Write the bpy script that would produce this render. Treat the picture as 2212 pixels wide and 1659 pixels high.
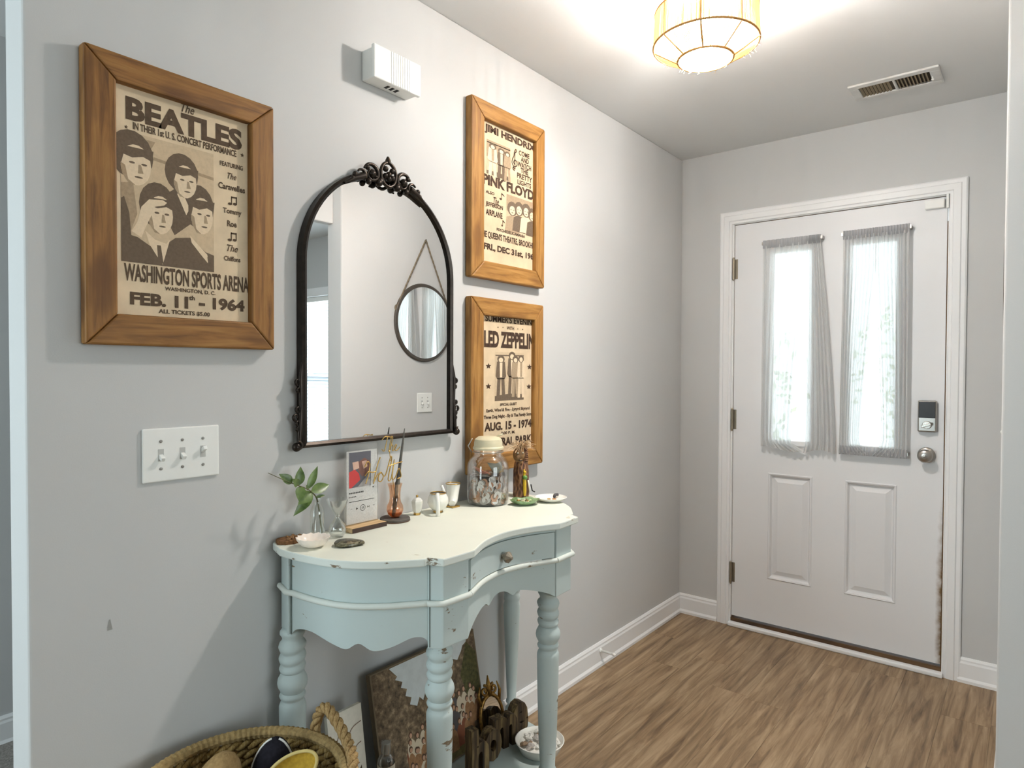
import bpy, bmesh, math, random
from mathutils import Vector, Matrix
random.seed(7)
for o in list(bpy.data.objects): bpy.data.objects.remove(o)
SC = bpy.context.scene
COL = SC.collection
PI = math.pi

# ------------------------------------------------------------------ camera
F, YAW, PITCH, ROLL = 1405.83, 0.6749, -0.0189, 0.0039
fw = Vector((-math.sin(YAW)*math.cos(PITCH), math.cos(YAW)*math.cos(PITCH), math.sin(PITCH)))
r0 = Vector((math.cos(YAW), math.sin(YAW), 0)); u0 = r0.cross(fw)
rt = r0*math.cos(ROLL)+u0*math.sin(ROLL); up = -r0*math.sin(ROLL)+u0*math.cos(ROLL)
cd = bpy.data.cameras.new('camera'); cam = bpy.data.objects.new('camera', cd); COL.objects.link(cam)
M = Matrix((rt, up, -fw)).transposed().to_4x4(); M.translation = Vector((1.4869, -3.3221, 1.3007))
cam.matrix_world = M
cd.sensor_width = 36.0; cd.lens = F/2212*36.0; cd.clip_start = 0.02
SC.camera = cam

# ------------------------------------------------------------------ world, daylight, exposure
W = bpy.data.worlds.new('sky'); SC.world = W; W.use_nodes = True
bg = W.node_tree.nodes['Background']; bg.inputs['Color'].default_value = (0.86, 0.94, 1.0, 1); bg.inputs['Strength'].default_value = 2.6
def area(name, loc, rot, sx, sy, power, col):
    l = bpy.data.lights.new(name, 'AREA'); l.shape = 'RECTANGLE'; l.size = sx; l.size_y = sy; l.energy = power; l.color = col
    o = bpy.data.objects.new(name, l); COL.objects.link(o); o.location = loc; o.rotation_euler = rot
    return o
# daylight arriving through the dining room front window and the window at the back of the hall
area('daylight_dining_window', (3.1, 0.45, 1.3), (-PI/2, 0, 0), 1.1, 1.4, 60, (0.90, 0.96, 1.0))
area('fill_dining_side_window', (4.7, -2.5, 1.4), (PI/2, 0, PI/2), 1.7, 1.5, 22, (0.97, 0.98, 1.0))  # fill added from the dining side to lift the left wall and table
area('daylight_back_window', (-0.35, -5.36, 1.4), (PI/2, 0, 0), 1.3, 1.7, 34, (0.82, 0.92, 1.0))
BULB = 760.0
SC.view_settings.view_transform = 'Standard'; SC.view_settings.look = 'None'
SC.view_settings.exposure = 0.56; SC.view_settings.gamma = 1.0; SC.view_settings.use_curve_mapping = False
cy = SC.cycles
cy.max_bounces = 10; cy.diffuse_bounces = 5; cy.glossy_bounces = 5; cy.transparent_max_bounces = 24; cy.transmission_bounces = 6
cy.caustics_reflective = False; cy.caustics_refractive = False; cy.sample_clamp_indirect = 6.0
try: cy.use_denoising = True; cy.denoiser = 'OPENIMAGEDENOISE'
except Exception: pass

# ------------------------------------------------------------------ materials
def lin(c): c /= 255.0; return c/12.92 if c <= 0.04045 else ((c+0.055)/1.055)**2.4
def C(r, g, b): return (lin(r), lin(g), lin(b), 1)
class NT:
    def __init__(s, name):
        s.m = bpy.data.materials.new(name); s.m.use_nodes = True; s.t = s.m.node_tree; s.n = s.t.nodes; s.l = s.t.links
        s.b = s.n['Principled BSDF']; s.out = s.n['Material Output']
    def add(s, typ, **kw):
        x = s.n.new(typ)
        for k, v in kw.items():
            if k in x.inputs.keys(): x.inputs[k].default_value = v
            else: setattr(x, k, v)
        return x
    def link(s, a, b): s.l.new(a, b)
    def coords(s, scale=(1, 1, 1), kind='Object', offs=None):
        tc = s.add('ShaderNodeTexCoord'); mp = s.add('ShaderNodeMapping'); s.link(tc.outputs[kind], mp.inputs['Vector'])
        mp.inputs['Scale'].default_value = scale
        if offs is not None: s.link(offs, mp.inputs['Location'])
        return mp.outputs['Vector']
    def noise(s, vec, scale, detail=4, rough=0.55, dist=0.0):
        n = s.add('ShaderNodeTexNoise'); s.link(vec, n.inputs['Vector'])
        n.inputs['Scale'].default_value = scale; n.inputs['Detail'].default_value = detail
        n.inputs['Roughness'].default_value = rough; n.inputs['Distortion'].default_value = dist
        return n.outputs['Fac']
    def ramp(s, fac, stops):
        r = s.add('ShaderNodeValToRGB'); s.link(fac, r.inputs['Fac']); e = r.color_ramp.elements
        while len(e) < len(stops): e.new(0.5)
        for i, (p, c) in enumerate(stops): e[i].position = p; e[i].color = c
        return r.outputs['Color']
    def mix(s, fac, a, b, mode='MIX'):
        x = s.add('ShaderNodeMix', data_type='RGBA', blend_type=mode)
        for sock, v in ((x.inputs[0], fac), (x.inputs[6], a), (x.inputs[7], b)):
            if hasattr(v, 'is_linked'): s.link(v, sock)
            else: sock.default_value = v
        return x.outputs[2]
    def bump(s, h, strength=0.3, dist=0.002):
        b = s.add('ShaderNodeBump'); b.inputs['Strength'].default_value = strength; b.inputs['Distance'].default_value = dist
        s.link(h, b.inputs['Height']); s.link(b.outputs['Normal'], s.b.inputs['Normal'])
    def col(s, c):
        if hasattr(c, 'is_linked'): s.link(c, s.b.inputs['Base Color'])
        else: s.b.inputs['Base Color'].default_value = c
    def set(s, rough=0.5, metal=0.0, spec=0.5):
        s.b.inputs['Roughness'].default_value = rough; s.b.inputs['Metallic'].default_value = metal
        s.b.inputs['Specular IOR Level'].default_value = spec
        return s.m
def plain(name, c, rough=0.5, metal=0.0, spec=0.5, var=0.06, scale=30, bump=0.0):
    t = NT(name); v = t.coords(); n = t.noise(v, scale)
    d = tuple(max(0, x*(1-var*2)) for x in c[:3])+(1,)
    t.col(t.ramp(n, [(0.3, d), (0.65, c)]))
    if bump: t.bump(n, bump, 0.002)
    return t.set(rough, metal, spec)
def paint(name, c, scale=350, bump=0.12, rough=0.75):
    t = NT(name); v = t.coords(); n = t.noise(v, scale, 2); big = t.noise(v, 1.3, 2)
    d = tuple(x*0.96 for x in c[:3])+(1,)
    t.col(t.ramp(big, [(0.35, d), (0.65, c)])); t.bump(n, bump, 0.001)
    return t.set(rough, 0, 0.3)
def wood(name, c0, c1, c2, axis='y', scale=1.0, rough=0.55, rnd=False, bump=0.15, knots=True):
    t = NT(name); k = {'x': (1, 14, 14), 'y': (14, 1, 14), 'z': (14, 14, 1)}[axis]
    k = tuple(a*scale for a in k); offs = None
    if rnd:
        oi = t.add('ShaderNodeObjectInfo'); vm = t.add('ShaderNodeVectorMath', operation='SCALE')
        cx = t.add('ShaderNodeCombineXYZ')
        for i in range(3): t.link(oi.outputs['Random'], cx.inputs[i])
        t.link(cx.outputs[0], vm.inputs[0]); vm.inputs['Scale'].default_value = 37.0; offs = vm.outputs[0]
    v = t.coords(k, offs=offs); g = t.noise(v, 3.0, 8, 0.62, 0.6)
    col = t.ramp(g, [(0.30, c0), (0.48, c1), (0.70, c2)])
    if knots:
        v2 = t.coords(tuple(a*scale*0.45 for a in {'x': (5, 14, 14), 'y': (14, 5, 14), 'z': (14, 14, 5)}[axis]), offs=offs)
        kn = t.noise(v2, 1.6, 2, 0.4)
        col = t.mix(t.ramp(kn, [(0.60, (0, 0, 0, 1)), (0.74, (0.75, 0.75, 0.75, 1))]), col, c0)
    if rnd:
        vr = t.ramp(oi.outputs['Random'], [(0, (0.93, 0.93, 0.93, 1)), (1, (1.05, 1.04, 1.03, 1))])
        col = t.mix(1.0, col, vr, 'MULTIPLY')
    t.col(col); t.bump(g, bump, 0.0015)
    return t.set(rough, 0, 0.35)
def glassy(name, tint=(1, 1, 1, 1), extra=0.02, rough=0.0):
    # thin-walled glass: see-through with a fresnel sheen
    t = NT(name); t.n.remove(t.b)
    tr = t.add('ShaderNodeBsdfTransparent'); tr.inputs['Color'].default_value = tint
    gl = t.add('ShaderNodeBsdfGlossy'); gl.inputs['Roughness'].default_value = rough; gl.inputs['Color'].default_value = (1, 1, 1, 1)
    lw = t.add('ShaderNodeLayerWeight'); lw.inputs['Blend'].default_value = 0.35
    mr = t.add('ShaderNodeMath', operation='MULTIPLY_ADD'); t.link(lw.outputs['Fresnel'], mr.inputs[0]); mr.inputs[1].default_value = 0.42; mr.inputs[2].default_value = extra
    mx = t.add('ShaderNodeMixShader'); t.link(mr.outputs[0], mx.inputs[0]); t.link(tr.outputs[0], mx.inputs[1]); t.link(gl.outputs[0], mx.inputs[2])
    t.link(mx.outputs[0], t.out.inputs['Surface'])
    return t.m
def sheer(name, c, see=0.3, trans=0.55):
    t = NT(name); t.n.remove(t.b)
    v = t.coords((1, 1, 1)); n = t.noise(v, 260, 2)
    a = t.add('ShaderNodeBsdfTransparent'); d = t.add('ShaderNodeBsdfDiffuse'); l = t.add('ShaderNodeBsdfTranslucent')
    d.inputs['Color'].default_value = c; l.inputs['Color'].default_value = c
    m1 = t.add('ShaderNodeMixShader'); m1.inputs[0].default_value = trans; t.link(d.outputs[0], m1.inputs[1]); t.link(l.outputs[0], m1.inputs[2])
    f = t.add('ShaderNodeMapRange'); t.link(n, f.inputs['Value']); f.inputs['To Min'].default_value = 1-see-0.08; f.inputs['To Max'].default_value = 1-see+0.08
    m2 = t.add('ShaderNodeMixShader'); t.link(f.outputs[0], m2.inputs[0]); t.link(a.outputs[0], m2.inputs[1]); t.link(m1.outputs[0], m2.inputs[2])
    t.link(m2.outputs[0], t.out.inputs['Surface'])
    return t.m
def emit(name, c, s):
    t = NT(name); t.n.remove(t.b); e = t.add('ShaderNodeEmission'); e.inputs['Color'].default_value = c; e.inputs['Strength'].default_value = s
    t.link(e.outputs[0], t.out.inputs['Surface']); return t.m
def distressed(name, c, worn, amount=0.70, rough=0.6):
    t = NT(name); v = t.coords((1, 1, 1)); v2 = t.coords((9, 9, 26)); big = t.noise(v, 4, 3)
    base = t.ramp(big, [(0.3, tuple(x*0.93 for x in c[:3])+(1,)), (0.7, c)])
    s = t.noise(v2, 3.2, 6, 0.6); s2 = t.noise(v, 11, 3)
    mm = t.add('ShaderNodeMath', operation='MULTIPLY'); t.link(s, mm.inputs[0]); t.link(s2, mm.inputs[1])
    mask = t.ramp(mm.outputs[0], [(amount*0.52, (0, 0, 0, 1)), (amount*0.52+0.035, (1, 1, 1, 1))])
    t.col(t.mix(mask, base, worn)); t.bump(s, 0.12, 0.001)
    return t.set(rough, 0, 0.35)

M_wall = paint('wall_paint_grey', C(200, 200, 199)); M_ceil = paint('ceiling_paint', C(222, 222, 221), 200, 0.2, 0.9)
M_trim = paint('white_trim_paint', C(236, 236, 236), 60, 0.03, 0.4); M_door = paint('white_door_paint', C(226, 226, 227), 90, 0.08, 0.42)
M_floor = wood('vinyl_plank', C(92, 71, 50), C(137, 113, 85), C(172, 148, 118), 'y', 1.0, 0.42, True, 0.06, False)
M_floor2 = wood('vinyl_plank_far', C(104, 80, 53), C(142, 117, 85), C(168, 143, 109), 'y', 1.0, 0.45, False, 0.06, False)
M_carpet = plain('carpet_pile', C(158, 152, 146), 0.95, 0, 0.1, 0.2, 140, 0.8)
WA = (C(90, 56, 24), C(132, 90, 42), C(158, 114, 60)); WB = (C(112, 74, 32), C(152, 108, 52), C(178, 134, 74))
M_fwz = wood('stained_pine_upright', *WA, 'z', 1.6); M_fwy = wood('stained_pine_level', *WA, 'y', 1.6)
M_gwz = wood('honey_pine_upright', *WB, 'z', 1.6); M_gwy = wood('honey_pine_level', *WB, 'y', 1.6)
M_paper = plain('aged_paper', C(224, 203, 172), 0.85, 0, 0.1, 0.10, 14); M_paper2 = plain('aged_paper_pale', C(220, 198, 166), 0.85, 0, 0.1, 0.10, 14)
M_ink = plain('faded_brown_ink', C(96, 80, 66), 0.9, 0, 0.1, 0.12, 90); M_ink2 = plain('dark_brown_ink', C(76, 60, 50), 0.9, 0, 0.1, 0.12, 90)
M_tone1 = plain('print_dark_tone', C(112, 97, 82), 0.9, 0, 0.1, 0.10, 160); M_tone2 = plain('print_mid_tone', C(172, 151, 125), 0.9, 0, 0.1, 0.10, 160)
M_tone3 = plain('print_light_tone', C(226, 205, 175), 0.9, 0, 0.1, 0.05, 160); M_tone4 = plain('print_sky_tone', C(204, 182, 152), 0.9, 0, 0.1, 0.06, 120)
M_black = plain('dark_bronze_metal', C(52, 44, 38), 0.32, 0.7, 0.5, 0.2, 60)
M_mirror = NT('silvered_glass'); M_mirror.col((0.93, 0.94, 0.94, 1)); M_mirror = M_mirror.set(0.0, 1.0)
M_plast = plain('white_plastic', C(236, 236, 232), 0.4, 0, 0.5, 0.01); M_dark = plain('dark_recess', C(24, 22, 20), 0.8)
M_steel = plain('satin_nickel', C(176, 172, 166), 0.28, 1.0, 0.5, 0.05); M_hinge = plain('aged_brass_hinge', C(158, 148, 130), 0.4, 0.8)
M_body = distressed('duck_egg_chalk_paint', C(189, 201, 199), C(118, 100, 78), 0.76); M_top = distressed('tabletop_chalk_paint', C(226, 227, 213), C(196, 192, 172), 0.84)
M_bead = distressed('pale_chalk_paint', C(214, 219, 212), C(122, 104, 82), 0.72)
M_glass = glassy('clear_glass'); M_pane = glassy('window_pane', (0.97, 1, 0.99, 1), 0.02); M_acr = glassy('clear_acrylic', (0.98, 0.98, 0.97, 1), 0.05)
M_peach = glassy('peach_glass', (0.97, 0.82, 0.70, 1), 0.05); M_gold = plain('gold_gilt', C(206, 168, 96), 0.3, 0.9, 0.5, 0.15, 80)
M_china = plain('white_china', C(238, 236, 228), 0.2, 0, 0.6, 0.03)
M_rope = wood('jute_rope', C(112, 88, 52), C(156, 126, 82), C(186, 158, 112), 'z', 6.0, 0.9, False, 0.5, False)

# ------------------------------------------------------------------ builders
LOC = {}
class B:
    def __init__(s): s.v = []; s.f = []; s.mi = []; s.cur = 0
    def add(s, vs, fs):
        k = len(s.v); s.v += [tuple(v) for v in vs]; s.f += [tuple(i+k for i in f) for f in fs]; s.mi += [s.cur]*len(fs); return s
    def box(s, x0, x1, y0, y1, z0, z1):
        return s.add([(x0, y0, z0), (x1, y0, z0), (x1, y1, z0), (x0, y1, z0), (x0, y0, z1), (x1, y0, z1), (x1, y1, z1), (x0, y1, z1)],
                     [(0, 3, 2, 1), (4, 5, 6, 7), (0, 1, 5, 4), (1, 2, 6, 5), (2, 3, 7, 6), (3, 0, 4, 7)])
    def lathe(s, prof, n=32, cx=0, cy=0, cap0=True, cap1=True, sx=1, sy=1):
        m = len(prof); vs = []
        for r, z in prof:
            for i in range(n): a = 2*PI*i/n; vs.append((cx+r*sx*math.cos(a), cy+r*sy*math.sin(a), z))
        fs = [(j*n+i, j*n+(i+1) % n, (j+1)*n+(i+1) % n, (j+1)*n+i) for j in range(m-1) for i in range(n)]
        if cap0: fs.append(tuple(range(n-1, -1, -1)))
        if cap1: fs.append(tuple((m-1)*n+i for i in range(n)))
        return s.add(vs, fs)
    def tube(s, pts, r, n=8, closed=False, caps=True):
        pts = [Vector(p) for p in pts]; m = len(pts); rs = r if isinstance(r, (list, tuple)) else [r]*m; vs = []; prev = None
        for i, p in enumerate(pts):
            a = pts[(i-1) % m] if (closed or i > 0) else p; b = pts[(i+1) % m] if (closed or i < m-1) else p
            t = (b-a).normalized() if (b-a).length > 1e-9 else Vector((0, 0, 1))
            if prev is None:
                h = Vector((0, 0, 1)) if abs(t.z) < 0.9 else Vector((1, 0, 0)); nrm = (h - t*h.dot(t)).normalized()
            else:
                nrm = prev - t*prev.dot(t); nrm = nrm.normalized() if nrm.length > 1e-6 else prev
            prev = nrm; bn = t.cross(nrm)
            for k in range(n): q = 2*PI*k/n; vs.append(p+(nrm*math.cos(q)+bn*math.sin(q))*rs[i])
        fs = []
        for i in range(m if closed else m-1):
            j = (i+1) % m
            for k in range(n): fs.append((i*n+k, i*n+(k+1) % n, j*n+(k+1) % n, j*n+k))
        if caps and not closed: fs.append(tuple(range(n-1, -1, -1))); fs.append(tuple((m-1)*n+k for k in range(n)))
        return s.add(vs, fs)
    def prism(s, poly, a, b, axis='z', smooth=False):
        n = len(poly)
        f = {'z': lambda p, h: (p[0], p[1], h), 'x': lambda p, h: (h, p[0], p[1]), 'y': lambda p, h: (p[0], h, p[1])}[axis]
        vs = [f(p, a) for p in poly]+[f(p, b) for p in poly]
        fs = [tuple(range(n-1, -1, -1)), tuple(range(n, 2*n))]+[(i, (i+1) % n, n+(i+1) % n, n+i) for i in range(n)]
        return s.add(vs, fs)
    def poly(s, pts): return s.add(pts, [tuple(range(len(pts)))])
    def sphere(s, c, r, n=14, m=8, sx=1, sy=1, sz=1):
        pr = [(r*math.sin(PI*i/m), -r*math.cos(PI*i/m)) for i in range(m+1)]; pr[0] = (r*0.02, -r); pr[-1] = (r*0.02, r)
        k = len(s.v); s.lathe(pr, n, 0, 0)
        for i in range(k, len(s.v)): x, y, z = s.v[i]; s.v[i] = (c[0]+x*sx, c[1]+y*sy, c[2]+z*sz)
        return s
    def grid(s, fn, nu, nv):
        vs = [fn(i/nu, j/nv) for j in range(nv+1) for i in range(nu+1)]; w = nu+1
        return s.add(vs, [(j*w+i, j*w+i+1, (j+1)*w+i+1, (j+1)*w+i) for j in range(nv) for i in range(nu)])
    def xf(s, M, k=0):
        for i in range(k, len(s.v)): s.v[i] = tuple(M @ Vector(s.v[i]))
        return s
    def obj(s, name, mat, parent=None, base=None, smooth=None, bevel=0, seg=2, solid=0, flip=True):
        me = bpy.data.meshes.new(name); off = LOC.get(parent.name) if parent else (Vector(base) if base else Vector((0, 0, 0)))
        me.from_pydata([tuple(Vector(v)-off) for v in s.v], [], s.f)
        for m in (mat if isinstance(mat, (list, tuple)) else [mat]): me.materials.append(m)
        if isinstance(mat, (list, tuple)): me.polygons.foreach_set('material_index', s.mi)
        if flip:
            bm = bmesh.new(); bm.from_mesh(me); bmesh.ops.recalc_face_normals(bm, faces=bm.faces); bm.to_mesh(me); bm.free()
        o = bpy.data.objects.new(name, me); COL.objects.link(o)
        if parent: o.parent = parent
        else: o.location = off
        LOC[o.name] = off
        if smooth is not None:
            me.shade_smooth()
            if smooth > 0: me.set_sharp_from_angle(angle=math.radians(smooth))
        if bevel:
            bv = o.modifiers.new('edge', 'BEVEL'); bv.width = bevel; bv.segments = seg; bv.limit_method = 'ANGLE'; bv.angle_limit = math.radians(40)
        if solid:
            so = o.modifiers.new('thickness', 'SOLIDIFY'); so.thickness = solid; so.offset = 0
        return o
def thing(name, label, cat, loc, group=None):
    o = bpy.data.objects.new(name, None); COL.objects.link(o); o.location = loc; o.empty_display_size = 0.05
    LOC[o.name] = Vector(loc); return tag(o, label, cat, group)
def tag(o, label, cat, group=None):
    o['label'] = label; o['category'] = cat
    if group: o['group'] = group
    return o
def struct(o): o['kind'] = 'structure'; return o
def lab(o, t): o['label'] = t; return o
def stuff(o): o['kind'] = 'stuff'; return o
def arc(cx, cy, r, a0, a1, n): return [(cx+r*math.cos(math.radians(a0+(a1-a0)*i/n)), cy+r*math.sin(math.radians(a0+(a1-a0)*i/n))) for i in range(n+1)]
def spline(pts, n=6, closed=False):
    out = []; m = len(pts); P = [Vector(p) for p in pts]
    for i in range(m if closed else m-1):
        if closed: a, b, c, d = P[(i-1) % m], P[i], P[(i+1) % m], P[(i+2) % m]
        else: a, b, c, d = P[max(i-1, 0)], P[i], P[i+1], P[min(i+2, m-1)]
        for k in range(n):
            t = k/n; out.append(0.5*((2*b)+(c-a)*t+(2*a-5*b+4*c-d)*t*t+(3*b-a-3*c+d)*t**3))
    if not closed: out.append(P[-1])
    return out
_tc = {}
def text_raw(txt, bold, shear):
    key = (txt, bold, shear)
    if key in _tc: return _tc[key]
    c = bpy.data.curves.new('t', 'FONT'); c.body = txt; c.size = 1; c.resolution_u = 3; c.offset = bold; c.shear = shear; c.fill_mode = 'FRONT'
    o = bpy.data.objects.new('t', c); COL.objects.link(o); dg = bpy.context.evaluated_depsgraph_get()
    me = bpy.data.meshes.new_from_object(o.evaluated_get(dg)); vs = [(v.co.x, v.co.y) for v in me.vertices]; fs = [tuple(p.vertices) for p in me.polygons]
    bpy.data.objects.remove(o); bpy.data.curves.remove(c); bpy.data.meshes.remove(me)
    _tc[key] = (vs, fs); return _tc[key]
def text(b, txt, u0_, u1_, v0, v1, mp, bold=0.02, shear=0.0, depth=0):
    vs, fs = text_raw(txt, bold, shear)
    x0 = min(v[0] for v in vs); x1 = max(v[0] for v in vs); y0 = min(v[1] for v in vs); y1 = max(v[1] for v in vs)
    P = [mp(u0_+(v[0]-x0)/(x1-x0)*(u1_-u0_), v0+(v[1]-y0)/(y1-y0)*(v1-v0)) for v in vs]
    return b.add(P, fs)

# ------------------------------------------------------------------ room shell
H = 2.44; WX = 1.424; WT = 0.12; YE = -1.185; YL = -2.937
b = B().box(-1.4, 4.6, -5.3, 0.15, -0.06, -0.004); floor = struct(b.obj('floor', M_floor2))
random.seed(3)
pw, pl = 0.155, 1.22; shared = {}
for i in range(10):
    x0 = -0.01+i*pw; x1 = min(x0+pw, 1.545); y = 0.02 - random.uniform(0.15, 1.1)
    segs = [(y, 0.02)]
    while y > -3.9: segs.append((y-pl, y)); y -= pl
    for (a, c) in segs:
        key = (round(x1-x0, 4), round(c-a, 4))
        if key not in shared:
            bb = B().box(-(x1-x0)/2+0.0003, (x1-x0)/2-0.0003, -(c-a)/2+0.0003, (c-a)/2-0.0003, -0.0038, 0.0)
            o = bb.obj('plank', M_floor, floor); shared[key] = o.data
            o.location = ((x0+x1)/2, (a+c)/2, 0)
        else:
            o = bpy.data.objects.new('plank', shared[key]); COL.objects.link(o); o.parent = floor; o.location = ((x0+x1)/2, (a+c)/2, 0)
struct(B().box(-1.28, -0.06, -5.3, -0.1, -0.004, 0.012).obj('floor_carpet', M_carpet))
struct(B().box(-1.4, 4.6, -5.3, 0.15, H, H+0.08).obj('ceiling', M_ceil))
struct(B().box(-0.105, 0, YL, 0.0, 0, H).obj('wall_left', M_wall, bevel=0.006, seg=3))
w = B(); DX0, DX1, DZ = 0.275, 1.205, 2.062; NX0, NX1, NZ0, NZ1 = 2.55, 3.65, 0.55, 1.94
for (x0, x1, z0, z1) in ((-1.4, DX0, 0, H), (DX0, DX1, DZ, H), (DX1, NX0, 0, H), (NX0, NX1, 0, NZ0), (NX0, NX1, NZ1, H), (NX1, 4.6, 0, H)): w.box(x0, x1, 0, 0.15, z0, z1)
struct(w.obj('wall_front', M_wall))
w = B(); w.box(WX, WX+WT, YE, 0, 0, H); w.box(WX+.068, WX+WT, -3.9, YE, 2.09, H); w.box(WX, WX+WT, -5.3, -3.9, 0, H)
struct(w.obj('wall_right', M_wall, bevel=0.006, seg=3))
w = B()
for (y0, y1, z0, z1) in ((-5.3, -3.4, 0, H), (-1.6, 0, 0, H), (-3.4, -1.6, 0, .6), (-3.4, -1.6, 2.2, H)): w.box(4.5, 4.6, y0, y1, z0, z1)
struct(w.obj('wall_dining', M_wall))
w3 = struct(B().box(4.52, 4.58, -3.4, -3.34, .6, 2.2).box(4.52, 4.58, -1.66, -1.6, .6, 2.2).box(4.52, 4.58, -3.34, -1.66, .6, .66).box(4.52, 4.58, -3.34, -1.66, 2.14, 2.2).box(4.52, 4.58, -2.53, -2.47, .66, 2.14).obj('added_fill_window', M_trim))  # unseen side window, added to carry the fill light
for y0 in (-3.34, -2.47): B().box(4.548, 4.552, y0, y0+.81, .66, 2.14).obj('glass_pane', M_pane, w3)
struct(B().box(-1.4, -1.28, -5.2, 0, 0, H).obj('wall_side_room', M_wall))
w = B()
for (x0, x1, z0, z1) in ((-1.4, -1.05, 0, H), (.35, 4.6, 0, H), (-1.05, .35, 0, .5), (-1.05, .35, 2.25, H)): w.box(x0, x1, -5.3, -5.2, z0, z1)
struct(w.obj('wall_back', M_wall))
w2 = struct(B().box(-1.05, -.99, -5.28, -5.22, .5, 2.25).box(.29, .35, -5.28, -5.22, .5, 2.25).box(-.99, .29, -5.28, -5.22, .5, .56).box(-.99, .29, -5.28, -5.22, 2.19, 2.25).box(-.38, -.32, -5.28, -5.22, .56, 2.19).obj('window_2', M_trim))
for x0 in (-.99, -.32): B().box(x0, x0+.61, -5.252, -5.248, .56, 2.19).obj('glass_pane', M_pane, w2)

def base_profile(b, ax, a0, a1, off, sgn):
    # board with a stepped cap and a shoe strip, along axis ax from a0 to a1, standing proud of the wall face `off` towards sgn
    prof = [(0, 0), (0.018, 0), (0.018, 0.012), (0.012, 0.022), (0.012, 0.080), (0.009, 0.088), (0.009, 0.095), (0.004, 0.104), (0, 0.104)]
    n = len(prof); P = []
    for t in (a0, a1):
        for (d, z) in prof: P.append((off+sgn*d, t, z) if ax == 'y' else (t, off+sgn*d, z))
    b.add(P, [tuple(range(n)), tuple(range(2*n-1, n-1, -1))]+[(i, (i+1) % n, n+(i+1) % n, n+i) for i in range(n)]); return b
struct(base_profile(B(), 'y', YL, 0, 0, 1).obj('baseboard_left', M_trim))
struct(base_profile(base_profile(B(), 'x', 0.0, 0.213, 0, -1), 'x', 1.256, WX, 0, -1).obj('baseboard_front', M_trim))
struct(base_profile(B(), 'y', YE, 0, WX, -1).obj('baseboard_right', M_trim))
struct(base_profile(B(), 'y', -5.2, -0.2, -1.28, 1).obj('baseboard_side_room', M_trim))
struct(base_profile(B(), 'x', WX+WT, 4.5, 0, -1).obj('baseboard_dining', M_trim))

# door casing: mitred profile around three sides
def casing(name, x0, x1, zt, y):
    prof = [(0, 0), (0, 0.010), (0.006, 0.014), (0.020, 0.014), (0.024, 0.018), (0.048, 0.018), (0.052, 0.013), (0.062, 0.013), (0.066, 0)]   # inward distance from the outer edge, height
    path = [((x0, 0), (1, 0)), ((x0, zt), (1, -1)), ((x1, zt), (-1, -1)), ((x1, 0), (-1, 0))]
    n = len(prof); vs = []; fs = []
    for (px_, pz), (dx, dz) in path:
        for d, h in prof: vs.append((px_+dx*d, y-h, pz+dz*d))
    for k in range(3):
        for i in range(n-1): fs.append((k*n+i, k*n+i+1, (k+1)*n+i+1, (k+1)*n+i))
    b = B().add(vs, fs); return b.obj(name, M_trim)
tr1 = struct(casing('trim_1', 0.213, 1.2655, 2.122, 0))
B().box(DX0, 0.283, -0.004, 0.15, 0, DZ).box(1.198, DX1, -0.004, 0.15, 0, DZ).box(DX0, DX1, -0.004, 0.15, 2.056, DZ).obj('jamb', M_trim, tr1)
M_sill = wood('dark_oak_sill', C(56, 40, 26), C(88, 64, 40), C(110, 84, 56), 'x', 1.2, 0.6)
B().box(0.283, 1.198, 0.0, 0.15, 0.0, 0.036).obj('door_sill', M_sill, tr1)
B().box(0.278, 1.205, -0.034, 0.0, 0.0, 0.020).obj('threshold_strip', M_trim, tr1, bevel=0.005)
lab(B().box(1.1935, 1.1985, 0.012, 0.05, 0.036, 1.95).obj('weatherstrip', plain('brown_weatherstrip', C(112, 80, 38), 0.7), tr1), 'brown weatherstrip along the latch side')
B().box(0.2832, 0.2849, 0.011, 0.05, 0.036, 2.054).obj('weatherstrip', bpy.data.materials['brown_weatherstrip'], tr1); B().box(0.2849, 1.1930, 0.011, 0.05, 2.0532, 2.0558).obj('weatherstrip', bpy.data.materials['brown_weatherstrip'], tr1)

# ------------------------------------------------------------------ entrance door
td = NT('white_door_paint_scuffed'); v = td.coords(); n1 = td.noise(v, 26, 4); sp = td.add('ShaderNodeSeparateXYZ'); td.link(v, sp.inputs[0])
fx = td.add('ShaderNodeMapRange'); td.link(sp.outputs[0], fx.inputs['Value']); fx.inputs['From Min'].default_value = 1.165; fx.inputs['From Max'].default_value = 1.194
fz = td.add('ShaderNodeMapRange'); td.link(sp.outputs[2], fz.inputs['Value']); fz.inputs['From Min'].default_value = 0.86; fz.inputs['From Max'].default_value = 0.45
m_ = td.add('ShaderNodeMath', operation='MULTIPLY'); td.link(fx.outputs[0], m_.inputs[0]); td.link(fz.outputs[0], m_.inputs[1])
m2 = td.add('ShaderNodeMath', operation='MULTIPLY'); td.link(m_.outputs[0], m2.inputs[0]); td.link(n1, m2.inputs[1])
td.col(td.mix(td.ramp(m2.outputs[0], [(0.10, (0, 0, 0, 1)), (0.55, (1, 1, 1, 1))]), C(226, 226, 227), C(120, 94, 60)))
td.bump(td.noise(td.coords((40, 40, 3)), 6, 4), 0.04, 0.001); M_doors = td.set(0.42, 0, 0.4)
Y0 = 0.008; X = (0.285, 0.463, 0.669, 0.812, 1.022, 1.193); Z = (0.046, 0.270, 0.802, 0.955, 1.905, 2.053)
s = B()
for i in range(5):
    for j in range(5):
        if i in (1, 3) and j in (1, 3): continue
        s.box(X[i], X[i+1], Y0, Y0+0.044, Z[j], Z[j+1])
door = struct(s.obj('door_1', M_doors))
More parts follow.
